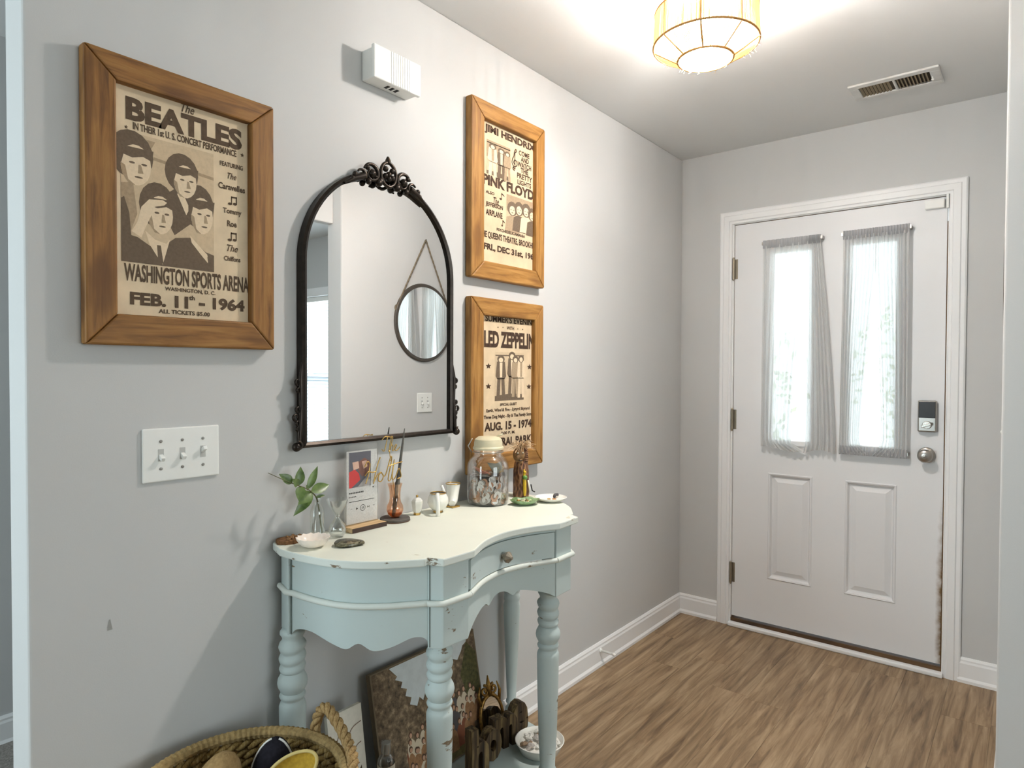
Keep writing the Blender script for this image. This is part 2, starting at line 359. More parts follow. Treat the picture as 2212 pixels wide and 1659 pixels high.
def frustum(b, x0, x1, z0, z1, rings):
    # rings: (inset, y); closed by a flat field
    vs = []; fs = []
    for d, y in rings: vs += [(x0+d, y, z0+d), (x1-d, y, z0+d), (x1-d, y, z1-d), (x0+d, y, z1-d)]
    for k in range(len(rings)-1):
        for i in range(4): fs.append((k*4+i, k*4+(i+1) % 4, k*4+4+(i+1) % 4, k*4+4+i))
    k = len(rings)-1; fs.append((k*4, k*4+1, k*4+2, k*4+3)); return b.add(vs, fs)
for i in (1, 3):
    frustum(B(), X[i], X[i+1], Z[1], Z[2], [(0, Y0), (0.004, Y0-0.004), (0.010, Y0-0.002), (0.016, Y0+0.012), (0.022, Y0+0.013), (0.045, Y0+0.004), (0.05, Y0+0.004)]).obj('raised_panel', M_door, door)
    g = B(); x0, x1, z0, z1 = X[i], X[i+1], Z[3], Z[4]
    for (a, c, d, e) in ((x0-.012, x0+.014, z0-.012, z1+.012), (x1-.014, x1+.012, z0-.012, z1+.012), (x0+.014, x1-.014, z0-.012, z0+.014), (x0+.014, x1-.014, z1-.014, z1+.012)): g.box(a, c, Y0-0.008, Y0+.02, d, e)
    fr = g.obj('lite_frame', M_door, door, bevel=0.003)
    B().box(x0+.013, x1-.013, Y0+.018, Y0+.024, z0+.013, z1-.013).obj('glass_pane', M_pane, fr)
for zc in (1.83, 1.06, 0.27):
    h = B().tube([(0.2835, -0.008, zc-0.05), (0.2835, -0.008, zc+0.05)], 0.0065, 10)
    for dz in (-0.053, 0.053): h.sphere((0.2835, -0.008, zc+dz), 0.006, 8, 6)
    h.box(0.284, 0.300, Y0-0.0015, Y0, zc-0.05, zc+0.05); h.obj('hinge', M_hinge, door, smooth=40)
# keypad deadbolt
kp = B().box(1.098, 1.168, Y0-0.024, Y0, 1.047, 1.183).obj('keypad_deadbolt', M_steel, door, bevel=0.006, seg=3); lab(kp, 'satin keypad deadbolt with a dark touch screen')
B().box(1.102, 1.164, Y0-0.0265, Y0-0.023, 1.108, 1.179).obj('screen', plain('dark_touch_screen', C(26, 24, 24), 0.35), kp, bevel=0.002)
q = B().tube([(1.133, Y0-0.024, 1.078), (1.133, Y0-0.034, 1.078)], 0.017, 20); k = len(q.v); q.box(-0.019, 0.019, Y0-0.052, Y0-0.034, -0.006, 0.006); q.xf(Matrix.Translation((1.133, 0, 1.078)) @ Matrix.Rotation(-0.35, 4, 'Y'), k)
q.obj('thumb_turn', plain('bright_nickel', C(214, 210, 202), 0.2, 1.0), kp, bevel=0.002, smooth=40)
kn = B(); kn.lathe([(0.033, 0), (0.034, 0.006), (0.030, 0.010), (0.014, 0.014), (0.012, 0.030), (0.022, 0.036), (0.0285, 0.046), (0.0285, 0.054), (0.022, 0.061), (0.008, 0.063)], 28); kn.xf(Matrix.Translation((1.131, Y0, 0.946)) @ Matrix.Rotation(PI/2, 4, 'X'))
ko = lab(kn.obj('door_knob', M_steel, door, smooth=50), 'round satin nickel door knob')
B().lathe([(0.007, 0), (0.007, 0.004), (0.004, 0.005)], 14).xf(Matrix.Translation((1.131, Y0-0.063, 0.946)) @ Matrix.Rotation(PI/2, 4, 'X')).obj('lock_button', M_steel, ko, smooth=40)
sn = lab(B().box(1.112, 1.184, Y0-0.020, Y0, 2.006, 2.046).obj('contact_sensor', M_plast, door, bevel=0.004), 'white contact sensor at the top latch corner')
B().box(1.190, 1.200, -0.018, -0.002, 2.000, 2.060).obj('sensor_magnet', M_plast, tr1, bevel=0.003)

# sheer curtains on the two lites
M_sheer = sheer('white_voile', C(230, 230, 229), 0.12, 0.5); M_hem = sheer('white_voile_double', C(188, 188, 190), 0.06, 0.35)
def curtain(label, x0, x1, ztop, zbot, panels, bottom_rod, seed):
    t = thing('sheer_curtain', label, 'curtain', ((x0+x1)/2, Y0-0.03, zbot)); yr = Y0-0.030
    for zz in ([ztop, zbot+0.014] if bottom_rod else [ztop]):
        B().tube([(x0-0.004, yr, zz), (x1+0.004, yr, zz)], 0.0045, 10).obj('curtain_rod', M_plast, t, smooth=40)
        for xx in (x0-0.002, x1+0.002): B().box(xx-0.004, xx+0.004, yr-0.006, Y0, zz-0.007, zz+0.007).obj('rod_bracket', M_steel, t)
    random.seed(seed)
    for (l, r, folds) in panels:      # l(v), r(v): left / right edge at height fraction v (0 bottom .. 1 top)
        ph = [random.uniform(0, 6.28) for _ in range(4)]
        def fn(u, v, l=l, r=r, folds=folds, ph=ph):
            a, c = l(v), r(v); x = a+(c-a)*u; s_ = abs(c-a)
            amp = (0.0035+0.006*(1-v if not bottom_rod else 0.5+0.5*math.sin(PI*v)))
            y = yr-0.004+amp*math.sin(u*folds*6.28+ph[0]+0.7*math.sin(v*3+ph[1]))+0.4*amp*math.sin(u*folds*14+ph[2]+v*2)
            z = zbot+(ztop-0.012-zbot)*v
            if not bottom_rod: z += 0.010*math.sin(u*5+ph[3])*(1-v)**6
            return (x, y, z)
        B().grid(fn, 110, 28).obj('curtain_panel', M_sheer, t, smooth=0, flip=False)
        def hd(u, v, l=l, r=r, folds=folds):
            x = l(1)+(r(1)-l(1))*u; return (x, yr-0.0065-0.003*math.sin(u*folds*9)-0.003*math.sin(PI*v), ztop-0.026+0.040*v)
        B().grid(hd, 90, 4).obj('rod_pocket', M_hem, t, smooth=0, flip=False)
        if bottom_rod:
            def hb(u, v, l=l, r=r, folds=folds):
                x = l(0)+(r(0)-l(0))*u; return (x, yr-0.0065-0.003*math.sin(u*folds*9)-0.003*math.sin(PI*v), zbot-0.006+0.040*v)
            B().grid(hb, 90, 4).obj('rod_pocket', M_hem, t, smooth=0, flip=False)
    return t
L = lambda a, c, p=1.0: (lambda v: a+(c-a)*(v**p))
curtain('white sheer curtain with a loose ruffled hem, on the hinge side door window', 0.436, 0.702, 1.938, 0.928,
        [(L(0.432, 0.436), lambda v: 0.570+0.081*v**1.5+0.068*max(0, 1-v/.05)**2, 7), (lambda v: 0.642+0.006*v-0.010*max(0, 1-v/.05)**2, lambda v: 0.772-0.072*v**1.4, 6)], False, 4)
curtain('white sheer curtain gathered on rods at top and bottom, beside the keypad lock', 0.795, 1.060, 1.938, 0.932,
        [(L(0.790, 0.796), lambda v: 0.872+0.060*min(1, v/0.85)**1.4+0.046*max(0, 1-v/.06)**2, 8), (lambda v: 0.962-0.034*min(1, v/0.85)**1.6-0.046*max(0, 1-v/.06)**2, L(1.062, 1.060), 8)], True, 9)

# ------------------------------------------------------------------ dining room window with a slatted blind (seen in the mirror)
g = B()
for (a, c, d, e) in ((NX0, NX0+.05, NZ0, NZ1), (NX1-.05, NX1, NZ0, NZ1), (NX0+.05, NX1-.05, NZ0, NZ0+.05), (NX0+.05, NX1-.05, NZ1-.05, NZ1), (NX0+.05, NX1-.05, 1.21, 1.26)): g.box(a, c, 0.07, 0.13, d, e)
w1 = struct(g.obj('window_1', M_trim)); g = B()
for (a, c, d, e) in ((NX0-.07, NX0, NZ0-.07, NZ1+.07), (NX1, NX1+.07, NZ0-.07, NZ1+.07), (NX0, NX1, NZ1, NZ1+.07), (NX0, NX1, NZ0-.07, NZ0)): g.box(a, c, -0.02, 0.0, d, e)
g.obj('window_casing', M_trim, w1)
for z0, z1 in ((NZ0+.05, 1.21), (1.26, NZ1-.05)):
    pn = B().box(NX0+.05, NX1-.05, 0.098, 0.102, z0, z1).obj('glass_pane', M_pane, w1)
    for xx in (2.92, 3.28): B().box(xx-.008, xx+.008, 0.09, 0.11, z0, z1).obj('muntin', M_trim, pn)
M_blind = sheer('translucent_blind_slat', C(236, 240, 244), 0.0, 0.35)
bl = thing('window_blind', 'white slatted blind over the dining room window, seen in the arched mirror', 'blind', ((NX0+NX1)/2, 0.045, NZ0))
B().box(NX0+.01, NX1-.01, 0.02, 0.06, NZ1-.04, NZ1-.001).obj('head_rail', M_plast, bl)
z = NZ0+0.03; sl = None
while z < NZ1-0.05:
    if sl is None: sl = B().box(NX0+.012, NX1-.012, -.015, .015, -.001, .001).xf(Matrix.Translation((0, .041, z))@Matrix.Rotation(-.85, 4, 'X')).obj('slat', M_blind, bl); zs = z
    else:
        o = sl.copy(); COL.objects.link(o); o.parent = bl; o.location = (0, 0, z-zs)
    z += 0.030
for xx in (2.75, 3.1, 3.45): B().tube([(xx, 0.041, NZ0+.02), (xx, 0.041, NZ1-.02)], 0.0012, 5).obj('ladder_cord', M_plast, bl)
# porch and planting outside the door
struct(B().box(-3.0, 5.0, 0.15, 6.0, -0.25, -0.1).obj('ground_outside', plain('pale_concrete', C(206, 204, 198), 0.9)))
def outdoor_bush(x, y, r, h, label, sd):
    random.seed(sd); t = thing('leafy_bush', label, 'bush', (x, y, -0.1))
    B().tube([(x, y, -0.1), (x+.02, y, h*0.5)], [0.04, 0.02], 8).obj('stem', plain('bark_brown', C(96, 78, 60), 0.9), t)
    f = B()
    for i in range(260):
        a, e, q = random.uniform(0, 6.28), random.uniform(-1, 1), random.random()**0.4
        c = Vector((x+r*q*math.cos(a)*math.sqrt(1-e*e), y+r*q*math.sin(a)*math.sqrt(1-e*e), h*0.6+r*q*e*1.2))
        d = Vector((random.uniform(-1, 1), random.uniform(-1, 1), random.uniform(-1, 1))).normalized(); n_ = d.orthogonal().normalized()
        f.add([c-d*.05, c+n_*.025, c+d*.05, c-n_*.025], [(0, 1, 2, 3)])
    stuff(f.obj('foliage', plain('leaf_green_outdoor', C(196, 214, 178), 0.7), t, flip=False))
outdoor_bush(-0.55, 2.6, 0.55, 1.9, 'leafy green bush outside, faintly seen through the hinge side door window', 5)
outdoor_bush(0.4, 4.6, 0.6, 2.2, 'leafy green bush outside, faintly seen through the lock side door window', 6)

# ------------------------------------------------------------------ framed posters
def star(b, x, uc, vc, ru, rv):
    P = []
    for i in range(10):
        a = PI/2+i*PI/5; k = 1 if i % 2 == 0 else 0.42; P.append((x, uc-ru*k*math.cos(a), vc+rv*k*math.sin(a)))
    b.poly([P[i] for i in range(9, -1, -1)])
def ell(b, x, uc, vc, ru, rv, n=16, a0=0, a1=360):
    b.poly([(x, uc+ru*math.cos(math.radians(a0+(a1-a0)*i/n)), vc+rv*math.sin(math.radians(a0+(a1-a0)*i/n))) for i in range(n+(0 if a1-a0 == 360 else 1))])
def note(b, x, u0, u1, v0, v1, double=True):
    w_, h_ = u1-u0, v1-v0
    ell(b, x, u0+w_*.22, v0+h_*.16, w_*.22, h_*.14)
    b.poly([(x, u0+w_*.36, v0+h_*.16), (x, u0+w_*.45, v0+h_*.16), (x, u0+w_*.45, v1), (x, u0+w_*.36, v1)])
    if double:
        ell(b, x, u0+w_*.76, v0+h_*.22, w_*.22, h_*.14)
        b.poly([(x, u0+w_*.90, v0+h_*.2), (x, u0+w_, v0+h_*.2), (x, u0+w_, v1), (x, u0+w_*.90, v1)])
        b.poly([(x, u0+w_*.36, v1-h_*.2), (x, u1, v1-h_*.16), (x, u1, v1), (x, u0+w_*.36, v1-h_*.04)])
    else: b.poly([(x, u0+w_*.45, v1), (x, u0+w_*.45, v1-h_*.2), (x, u1, v1-h_*.42), (x, u1-w_*.1, v1-h_*.25)])
def frame(t, y0, y1, z0, z1, wd, dep, mv, mh):
    l, r, bt, tp = wd
    for side, P in (('l', [(y0, z0), (y0+l, z0+bt), (y0+l, z1-tp), (y0, z1)]), ('r', [(y1, z0), (y1-r, z0+bt), (y1-r, z1-tp), (y1, z1)]),
                    ('b', [(y0, z0), (y1, z0), (y1-r, z0+bt), (y0+l, z0+bt)]), ('t', [(y0, z1), (y1, z1), (y1-r, z1-tp), (y0+l, z1-tp)])):
        cy_, cz_ = sum(p[0] for p in P)/4, sum(p[1] for p in P)/4
        P = [(cy_+(p[0]-cy_)*0.997+0*0, cz_+(p[1]-cz_)*0.9985) for p in P]
        B().prism(P, 0.001, dep, 'x').obj('frame_board', mv if side in 'lr' else mh, t, bevel=0.004, seg=2)
def poster(name, label, y0, y1, z0, z1, wd, mv, mh, mp_, ink, lines, photo):
    t = thing(name, label, 'framed poster', (0, (y0+y1)/2, z0)); frame(t, y0, y1, z0, z1, wd, 0.030, mv, mh)
    pp = B().box(0.004, 0.011, y0+wd[0]-.012, y1-wd[1]+.012, z0+wd[2]-.012, z1-wd[3]+.012).obj('paper', mp_, t)
    xs = 0.0118
    for l in lines:
        tx, a, c, d, e = l[:5]; b2 = B()
        if tx == '*star': star(b2, xs, (a+c)/2, (d+e)/2, (c-a)/2, (e-d)/2)
        elif tx == '*note': note(b2, xs, a, c, d, e, (c-a) < 0.025 and (e-d) < 0.0225)
        elif tx == '*photo': photo(pp, a, c, d, e)
        elif tx == '*clef':
            w_, h_ = c-a, e-d; P = [(.5, .02), (.25, .08), (.3, .16), (.55, .10), (.55, .3), (.55, .8), (.75, .9), (.65, 1), (.45, .85), (.35, .65), (.15, .5), (.1, .32), (.45, .2), (.85, .3), (.8, .46), (.5, .5), (.35, .38), (.5, .3)]
            pts = spline([(xs+.0003, a+w_*p[0], d+h_*p[1]) for p in P], 5); tb = B().tube(pts, [w_*0.055]*len(pts), 6); b2.add([(xs+(v_[0]-xs)*0.1, v_[1], v_[2]) for v_ in tb.v], tb.f)
        else:
            st = l[5]; tb = B(); text(tb, tx, a, c, d, e, lambda u_, v_: (xs, u_, v_), {'b': 0.045, 'm': 0.030, 's': 0.014}[st], 0.35 if st == 's' else 0)
            tb.obj('lettering', ink, pp, flip=False)
        if b2.f: b2.obj('printed_mark', ink, pp, flip=False)
    return t
def P2(a, c, d, e, x):        # photo coordinates, u to the right, v DOWN, 0..1
    return lambda pts: [(x, a+(c-a)*p[0], e-(e-d)*p[1]) for p in pts]
def face(b, mp3, u, v_, w_, h_, look=0.0, hair_drop=0.45, x=0):
    # mop-top head in flat print tones: hair, face, fringe, brows, nose, mouth
    def E(uc, vc, ru, rv, n=18): return [(uc+ru*math.cos(2*PI*i/n), vc+rv*math.sin(2*PI*i/n)) for i in range(n)]
    b.cur = 0; b.poly(mp3(E(u-look*w_*.25, v_-h_*.12, w_*.62, h_*.55), 1))
    b.cur = 2; b.poly(mp3(E(u, v_+h_*.10, w_*.43, h_*.46), 2))
    b.cur = 0; b.poly(mp3([(u-w_*.52, v_-h_*.28), (u+w_*.50, v_-h_*.30), (u+w_*.46, v_-h_*.05), (u+w_*.2, v_-h_*.12), (u-w_*.1, v_-h_*.05), (u-w_*.34, v_-h_*.09), (u-w_*.44, v_+h_*.22), (u-w_*.52, v_+h_*.1)], 3))
    for k in (-1, 1):
        b.cur = 0; b.poly(mp3(E(u+look*w_*.12+k*w_*.17, v_+h_*.06, w_*.085, h_*.026, 10), 4))
    b.cur = 1; b.poly(mp3([(u+look*w_*.2-w_*.03, v_+h_*.08), (u+look*w_*.2+w_*.04, v_+h_*.08), (u+look*w_*.26+w_*.08, v_+h_*.27), (u+look*w_*.2-w_*.05, v_+h_*.28)], 4))
    b.cur = 0; b.poly(mp3(E(u+look*w_*.15, v_+h_*.37, w_*.12, h_*.022, 10), 4))
    b.cur = 1; b.poly(mp3([(u-w_*.43, v_+h_*.1), (u-w_*.30, v_+h_*.15), (u-w_*.22, v_+h_*.45), (u-w_*.02, v_+h_*.56), (u-w_*.2, v_+h_*.54), (u-w_*.38, v_+h_*.35)], 4))
def photo_four(pp, a, c, d, e):
    b = B(); x = 0.0116
    def mp3(pts, lay): return [(x+lay*0.00006, a+(c-a)*p[0], e-(e-d)*p[1]) for p in pts]
    b.cur = 3; b.poly(mp3([(0, 0), (1, 0), (1, 1), (0, 1)], 0))
    b.cur = 1; b.poly(mp3([(.33, .15), (1, .20), (1, .225), (.33, .175)], .5)); b.poly(mp3([(0, .02), (.35, .03), (.3, .1), (0, .1)], .4))
    b.cur = 1; b.poly(mp3([(0, .40), (.12, .38), (.16, .62), (.10, .75), (0, .8)], 1))
    face(b, mp3, .15, .21, .36, .34, .5); b.cur = 0; b.poly(mp3([(0, .52), (.03, .50), (.08, .62), (.10, .80), (0, .84)], 1.2))
    b.cur = 0; b.poly(mp3([(.46, .42), (.56, .36), (.72, .44), (.74, .62), (.55, .74), (.46, .62)], 1.4)); b.cur = 2; b.poly(mp3([(.58, .40), (.64, .38), (.72, .50), (.68, .56)], 1.6))
    face(b, mp3, .67, .26, .30, .29, .5)
    b.cur = 0; b.poly(mp3([(0, .78), (.16, .80), (.30, .86), (.42, .97), (.42, 1), (0, 1)], 5)); b.poly(mp3([(.42, 1), (.46, .82), (.56, .76), (.72, .74), (.90, .84), (1, .86), (1, 1)], 5))
    face(b, mp3, .40, .565, .31, .33, .4); face(b, mp3, .86, .51, .30, .33, .6)
    b.cur = 2; b.poly(mp3([(.24, .74), (.34, .80), (.46, .82), (.50, .78), (.42, .99), (.36, .93), (.28, .84)], 5.5)); b.poly(mp3([(.72, .72), (.80, .78), (.92, .86), (.94, .94), (.86, .88), (.74, .78)], 5.5))
    b.cur = 0; b.poly(mp3([(.36, .84), (.40, .84), (.43, .99), (.37, .96)], 6)); b.poly(mp3([(.92, .88), (.97, .87), (1, .93), (1, 1), (.94, 1)], 6))
    b.cur = 2; b.poly(mp3([(.10, .76), (.16, .68), (.20, .56), (.28, .49), (.42, .475), (.47, .49), (.44, .515), (.34, .54), (.30, .62), (.24, .72), (.20, .80)], 6))
    b.obj('photo_print', [M_tone1, M_tone2, M_tone3, M_tone4], pp, flip=False)
def band(pp, a, c, d, e, figs, dark, sky=0.0, full=False):
    b = B(); x = 0.0116
    def mp3(pts, lay): return [(x+lay*0.00006, a+(c-a)*p[0], e-(e-d)*p[1]) for p in pts]
    def E(uc, vc, ru, rv, n=14): return [(uc+ru*math.cos(2*PI*i/n), vc+rv*math.sin(2*PI*i/n)) for i in range(n)]
    b.cur = 3; b.poly(mp3([(0, 0), (1, 0), (1, 1), (0, 1)], 0))
    if dark: b.cur = 1; b.poly(mp3([(0, 0), (1, 0), (1, .42), (0, .5)], .3))
    if full: b.cur = 0; b.poly(mp3([(0, .90), (.5, .86), (1, .88), (1, 1), (0, 1)], .3)); b.poly(mp3([(.02, .06), (1, .05), (1, .075), (.02, .085)], .3))
    for i, (u, v_, w_, h_, tone) in enumerate(figs):
        L_ = 1+i
        b.cur = tone
        if full:
            b.poly(mp3([(u-w_*.32, v_+h_*.11), (u+w_*.32, v_+h_*.11), (u+w_*.42, v_+h_*.45), (u+w_*.30, v_+h_*.52), (u-w_*.30, v_+h_*.52), (u-w_*.42, v_+h_*.45)], L_))
            b.cur = 2 if tone == 0 else 1; b.poly(mp3([(u-w_*.10, v_+h_*.12), (u+w_*.12, v_+h_*.12), (u+w_*.10, v_+h_*.48), (u-w_*.08, v_+h_*.48)], L_+.2))
            b.cur = tone
            for k in (-1, 1): b.poly(mp3([(u+k*w_*.28, v_+h_*.5), (u+k*w_*.02, v_+h_*.5), (u+k*w_*.10, v_+h_*.97), (u+k*w_*.36, v_+h_*.97)], L_))
        else:
            b.poly(mp3([(u-w_*.75, v_+h_*1.6), (u-w_*.6, v_+h_*.62), (u-w_*.2, v_+h_*.46), (u+w_*.2, v_+h_*.46), (u+w_*.6, v_+h_*.62), (u+w_*.75, v_+h_*1.6)], L_))
        hr = h_*.075 if full else h_*.42; wr = w_*.24 if full else w_*.42
        vc = v_+h_*.06 if full else v_
        b.cur = 0; b.poly(mp3(E(u, vc-hr*.1, wr*1.25, hr*1.2), L_+.4)); b.cur = 2; b.poly(mp3(E(u, vc+hr*.18, wr*.72, hr*.75), L_+.6))
        if not full:
            b.cur = 0
            for k in (-1, 1): b.poly(mp3(E(u+k*w_*.14, vc+hr*.08, w_*.06, h_*.03, 8), L_+.8))
            b.poly(mp3(E(u, vc+hr*.55, w_*.1, h_*.03, 8), L_+.8))
    b.obj('photo_print', [M_tone1, M_tone2, M_tone3, M_tone4], pp, flip=False)
LB = [('The', -2.65, -2.621, 1.872, 1.891, 's'), ('BEATLES', -2.763, -2.509, 1.8215, 1.87, 'b'), ('IN THEIR 1st U. S. CONCERT PERFORMANCE', -2.749, -2.523, 1.804, 1.8195, 'm'), ('FEATURING', -2.563, -2.507, 1.776, 1.787, 'm'),
      ('The', -2.545, -2.523, 1.749, 1.7635, 's'), ('Caravelles', -2.567, -2.502, 1.723, 1.7375, 'm'), ('Tommy', -2.556, -2.511, 1.6645, 1.6805, 'm'), ('Roe', -2.546, -2.523, 1.638, 1.6525, 'm'), ('The', -2.547, -2.52, 1.58, 1.596, 's'), ('Chiffons', -2.554, -2.514, 1.5575, 1.569, 'm'),
      ('WASHINGTON SPORTS ARENA', -2.768, -2.493, 1.487, 1.524, 'm'), ('WASHINGTON, D. C.', -2.687, -2.575, 1.473, 1.483, 'm'), ('FEB. 11', -2.757, -2.637, 1.438, 1.465, 'b'), ('th', -2.635, -2.622, 1.458, 1.4685, 'm'), ('- 1964', -2.613, -2.504, 1.4405, 1.469, 'b'), ('ALL TICKETS $5.00', -2.7, -2.588, 1.423, 1.4335, 'm'),
      ('*photo', -2.773, -2.578, 1.527, 1.797), ('*star', -2.766, -2.758, 1.8005, 1.8095), ('*star', -2.514, -2.503, 1.807, 1.8185), ('*note', -2.544, -2.522, 1.688, 1.71), ('*note', -2.545, -2.523, 1.6035, 1.6255)]
LH = [('JIMI HENDRIX', -1.634, -1.345, 2.118, 2.151, 'b'), ('COME', -1.444, -1.38, 2.091, 2.1095, 'm'), ('AND', -1.432, -1.384, 2.0705, 2.0885, 'm'), ('WATCH', -1.451, -1.369, 2.0485, 2.0675, 'm'), ('THE', -1.433, -1.387, 2.029, 2.048, 'm'), ('PRETTY', -1.454, -1.363, 2.0065, 2.026, 'm'), ('LIGHTS', -1.451, -1.369, 1.984, 2.002, 'm'),
      ('PINK FLOYD', -1.642, -1.352, 1.943, 1.98, 'b'), ('ALSO', -1.627, -1.581, 1.9145, 1.925, 'm'), ('The', -1.586, -1.556, 1.884, 1.9095, 's'), ('JEFFERSON', -1.628, -1.534, 1.8675, 1.887, 'm'), ('AIRPLANE', -1.626, -1.536, 1.841, 1.8615, 'm'), ('PSYCHEDELICAMANIA', -1.568, -1.405, 1.795, 1.8055, 'm'),
      ("THE QUEEN'S THEATRE, BROOKHEM", -1.656, -1.337, 1.759, 1.786, 'm'), ('FRI., DEC 31st, 1966', -1.636, -1.335, 1.7175, 1.7445, 'b'), ('*photo', -1.623, -1.494, 1.9825, 2.1), ('*photo', -1.513, -1.349, 1.818, 1.935), ('*clef', -1.487, -1.449, 2.026, 2.1065), ('*note', -1.553, -1.524, 1.906, 1.932), ('*note', -1.543, -1.522, 1.814, 1.838)]
LZ = [("SUMMER'S EVENING", -1.627, -1.336, 1.4745, 1.4975, 'm'), ('WITH', -1.51, -1.468, 1.4515, 1.4635, 'm'), ('LED ZEPPELIN', -1.633, -1.346, 1.3855, 1.443, 'b'), ('SPECIAL GUEST', -1.546, -1.45, 1.179, 1.1885, 'm'), ('Earth, Wind & Fire - Lynyrd Skynyrd', -1.62, -1.373, 1.156, 1.171, 'm'), ('Three Dog Night - Sly & The Family Stone', -1.634, -1.354, 1.133, 1.1485, 'm'),
      ('AUG. 15 - 1974', -1.63, -1.361, 1.092, 1.123, 'b'), ('7:00 P. M.', -1.54, -1.459, 1.076, 1.0865, 'm'), ('CENTRAL PARK', -1.636, -1.359, 1.0355, 1.0655, 'b'), ('*photo', -1.575, -1.409, 1.1975, 1.3705), ('*star', -1.625, -1.594, 1.309, 1.331), ('*star', -1.39, -1.358, 1.307, 1.33), ('*star', -1.625, -1.594, 1.2385, 1.261), ('*star', -1.393, -1.361, 1.2335, 1.2565),
      ('*star', -1.563, -1.555, 1.454, 1.4605), ('*star', -1.535, -1.528, 1.455, 1.461), ('*star', -1.45, -1.442, 1.454, 1.4605), ('*star', -1.421, -1.412, 1.454, 1.4605)]
poster('framed_poster', 'large concert poster of four men in a dark stained wood frame, above the light switches', -2.845, -2.436, 1.352, 1.944, (.059, .059, .064, .055), M_fwz, M_fwy, M_paper, M_ink, LB, photo_four)
def ph_h(pp, a, c, d, e):
    if d > 1.95: band(pp, a, c, d, e, [(.62, .14, .5, .95, 0), (.25, .1, .5, 1, 2), (.88, .16, .4, .9, 1)], True, full=True)
    else: band(pp, a, c, d, e, [(.20, .42, .34, .44, 1), (.44, .36, .32, .44, 0), (.70, .34, .32, .44, 2), (.92, .42, .30, .42, 0)], True)
poster('framed_poster', 'small music poster with a treble clef in a honey pine frame, upper of two', -1.719, -1.306, 1.618, 2.217, (.066, .052, .060, .058), M_gwz, M_gwy, M_paper2, M_ink2, LH, ph_h)
poster('framed_poster', 'small music poster with four stars in a honey pine frame, behind the coin jar', -1.719, -1.310, 0.953, 1.553, (.066, .052, .060, .060), M_gwz, M_gwy, M_paper2, M_ink2, LZ,
       lambda pp, a, c, d, e: band(pp, a, c, d, e, [(.20, .10, .42, .88, 0), (.58, .02, .40, .95, 0), (.70, .10, .36, .86, 1), (.90, .08, .34, .90, 2)], False, full=True))

# ------------------------------------------------------------------ arched mirror
YM, RM, ZB, ZA = -2.078, 0.272, 1.108, 1.588
t = thing('arched_mirror', 'arched wall mirror in a black metal frame with a scrolled crest, above the console table', 'mirror', (0, YM, ZB))
def arch_path(r, zb): return [(YM-r, zb), (YM-r, ZA)]+[(YM+p[0], ZA+p[1]) for p in arc(0, 0, r, 180, 0, 40)[1:-1]]+[(YM+r, ZA), (YM+r, zb)]
B().prism(arch_path(RM-.004, ZB+.004), 0.012, 0.018, 'x').obj('mirror_glass', M_mirror, t)
o_, i_ = arch_path(RM+.006, ZB-.006), arch_path(RM-.008, ZB+.008); n = len(o_); vs = []; fs = []
for x_, pth in ((0.001, o_), (0.026, o_), (0.030, [( (a[0]+c[0])/2, (a[1]+c[1])/2) for a, c in zip(o_, i_)]), (0.026, i_), (0.016, i_)): vs += [(x_, p[0], p[1]) for p in pth]
for k in range(4):
    for i in range(n): fs.append((k*n+i, k*n+(i+1) % n, (k+1)*n+(i+1) % n, (k+1)*n+i))
B().add(vs, fs).obj('frame', M_black, t, smooth=40)
def spiral(c, r, turns, a0, dirn, x=0.032, n=26, shrink=0.85):
    return [(x, c[0]+r*(1-shrink*i/n)*math.cos(a0+dirn*turns*2*PI*i/n), c[1]+r*(1-shrink*i/n)*math.sin(a0+dirn*turns*2*PI*i/n)) for i in range(n+1)]
def scroll(b, c, r, turns, a0, d, th, x=0.032):
    p = spiral(c, r, turns, a0, d, x); b.tube(p, [th*(0.55+0.45*math.sin(PI*min(1, i/12))) for i in range(len(p))], 8)
cr = B(); zc = ZA+RM
cr.tube([(0.034, YM+0.028*math.cos(a*PI/12), zc+0.004+0.034*math.sin(a*PI/12)) for a in range(24)], 0.0052, 8, True)
for k, (dy, dz) in enumerate(((-.012, .014), (.012, .012), (0, -.012), (.013, -.008), (-.013, -.006))): cr.sphere((0.036, YM+dy, zc+.004+dz), 0.0085, 10, 6)
cr.sphere((0.036, YM, zc+0.004), 0.009, 10, 6); cr.lathe([(0.010, zc+.036), (0.008, zc+.046), (0.003, zc+.056)], 10, 0.032, YM); cr.sphere((0.033, YM-.03, zc-.022), 0.010, 10, 6, sz=1.3)
cr.obj('crest_rosette', M_black, t, smooth=50)
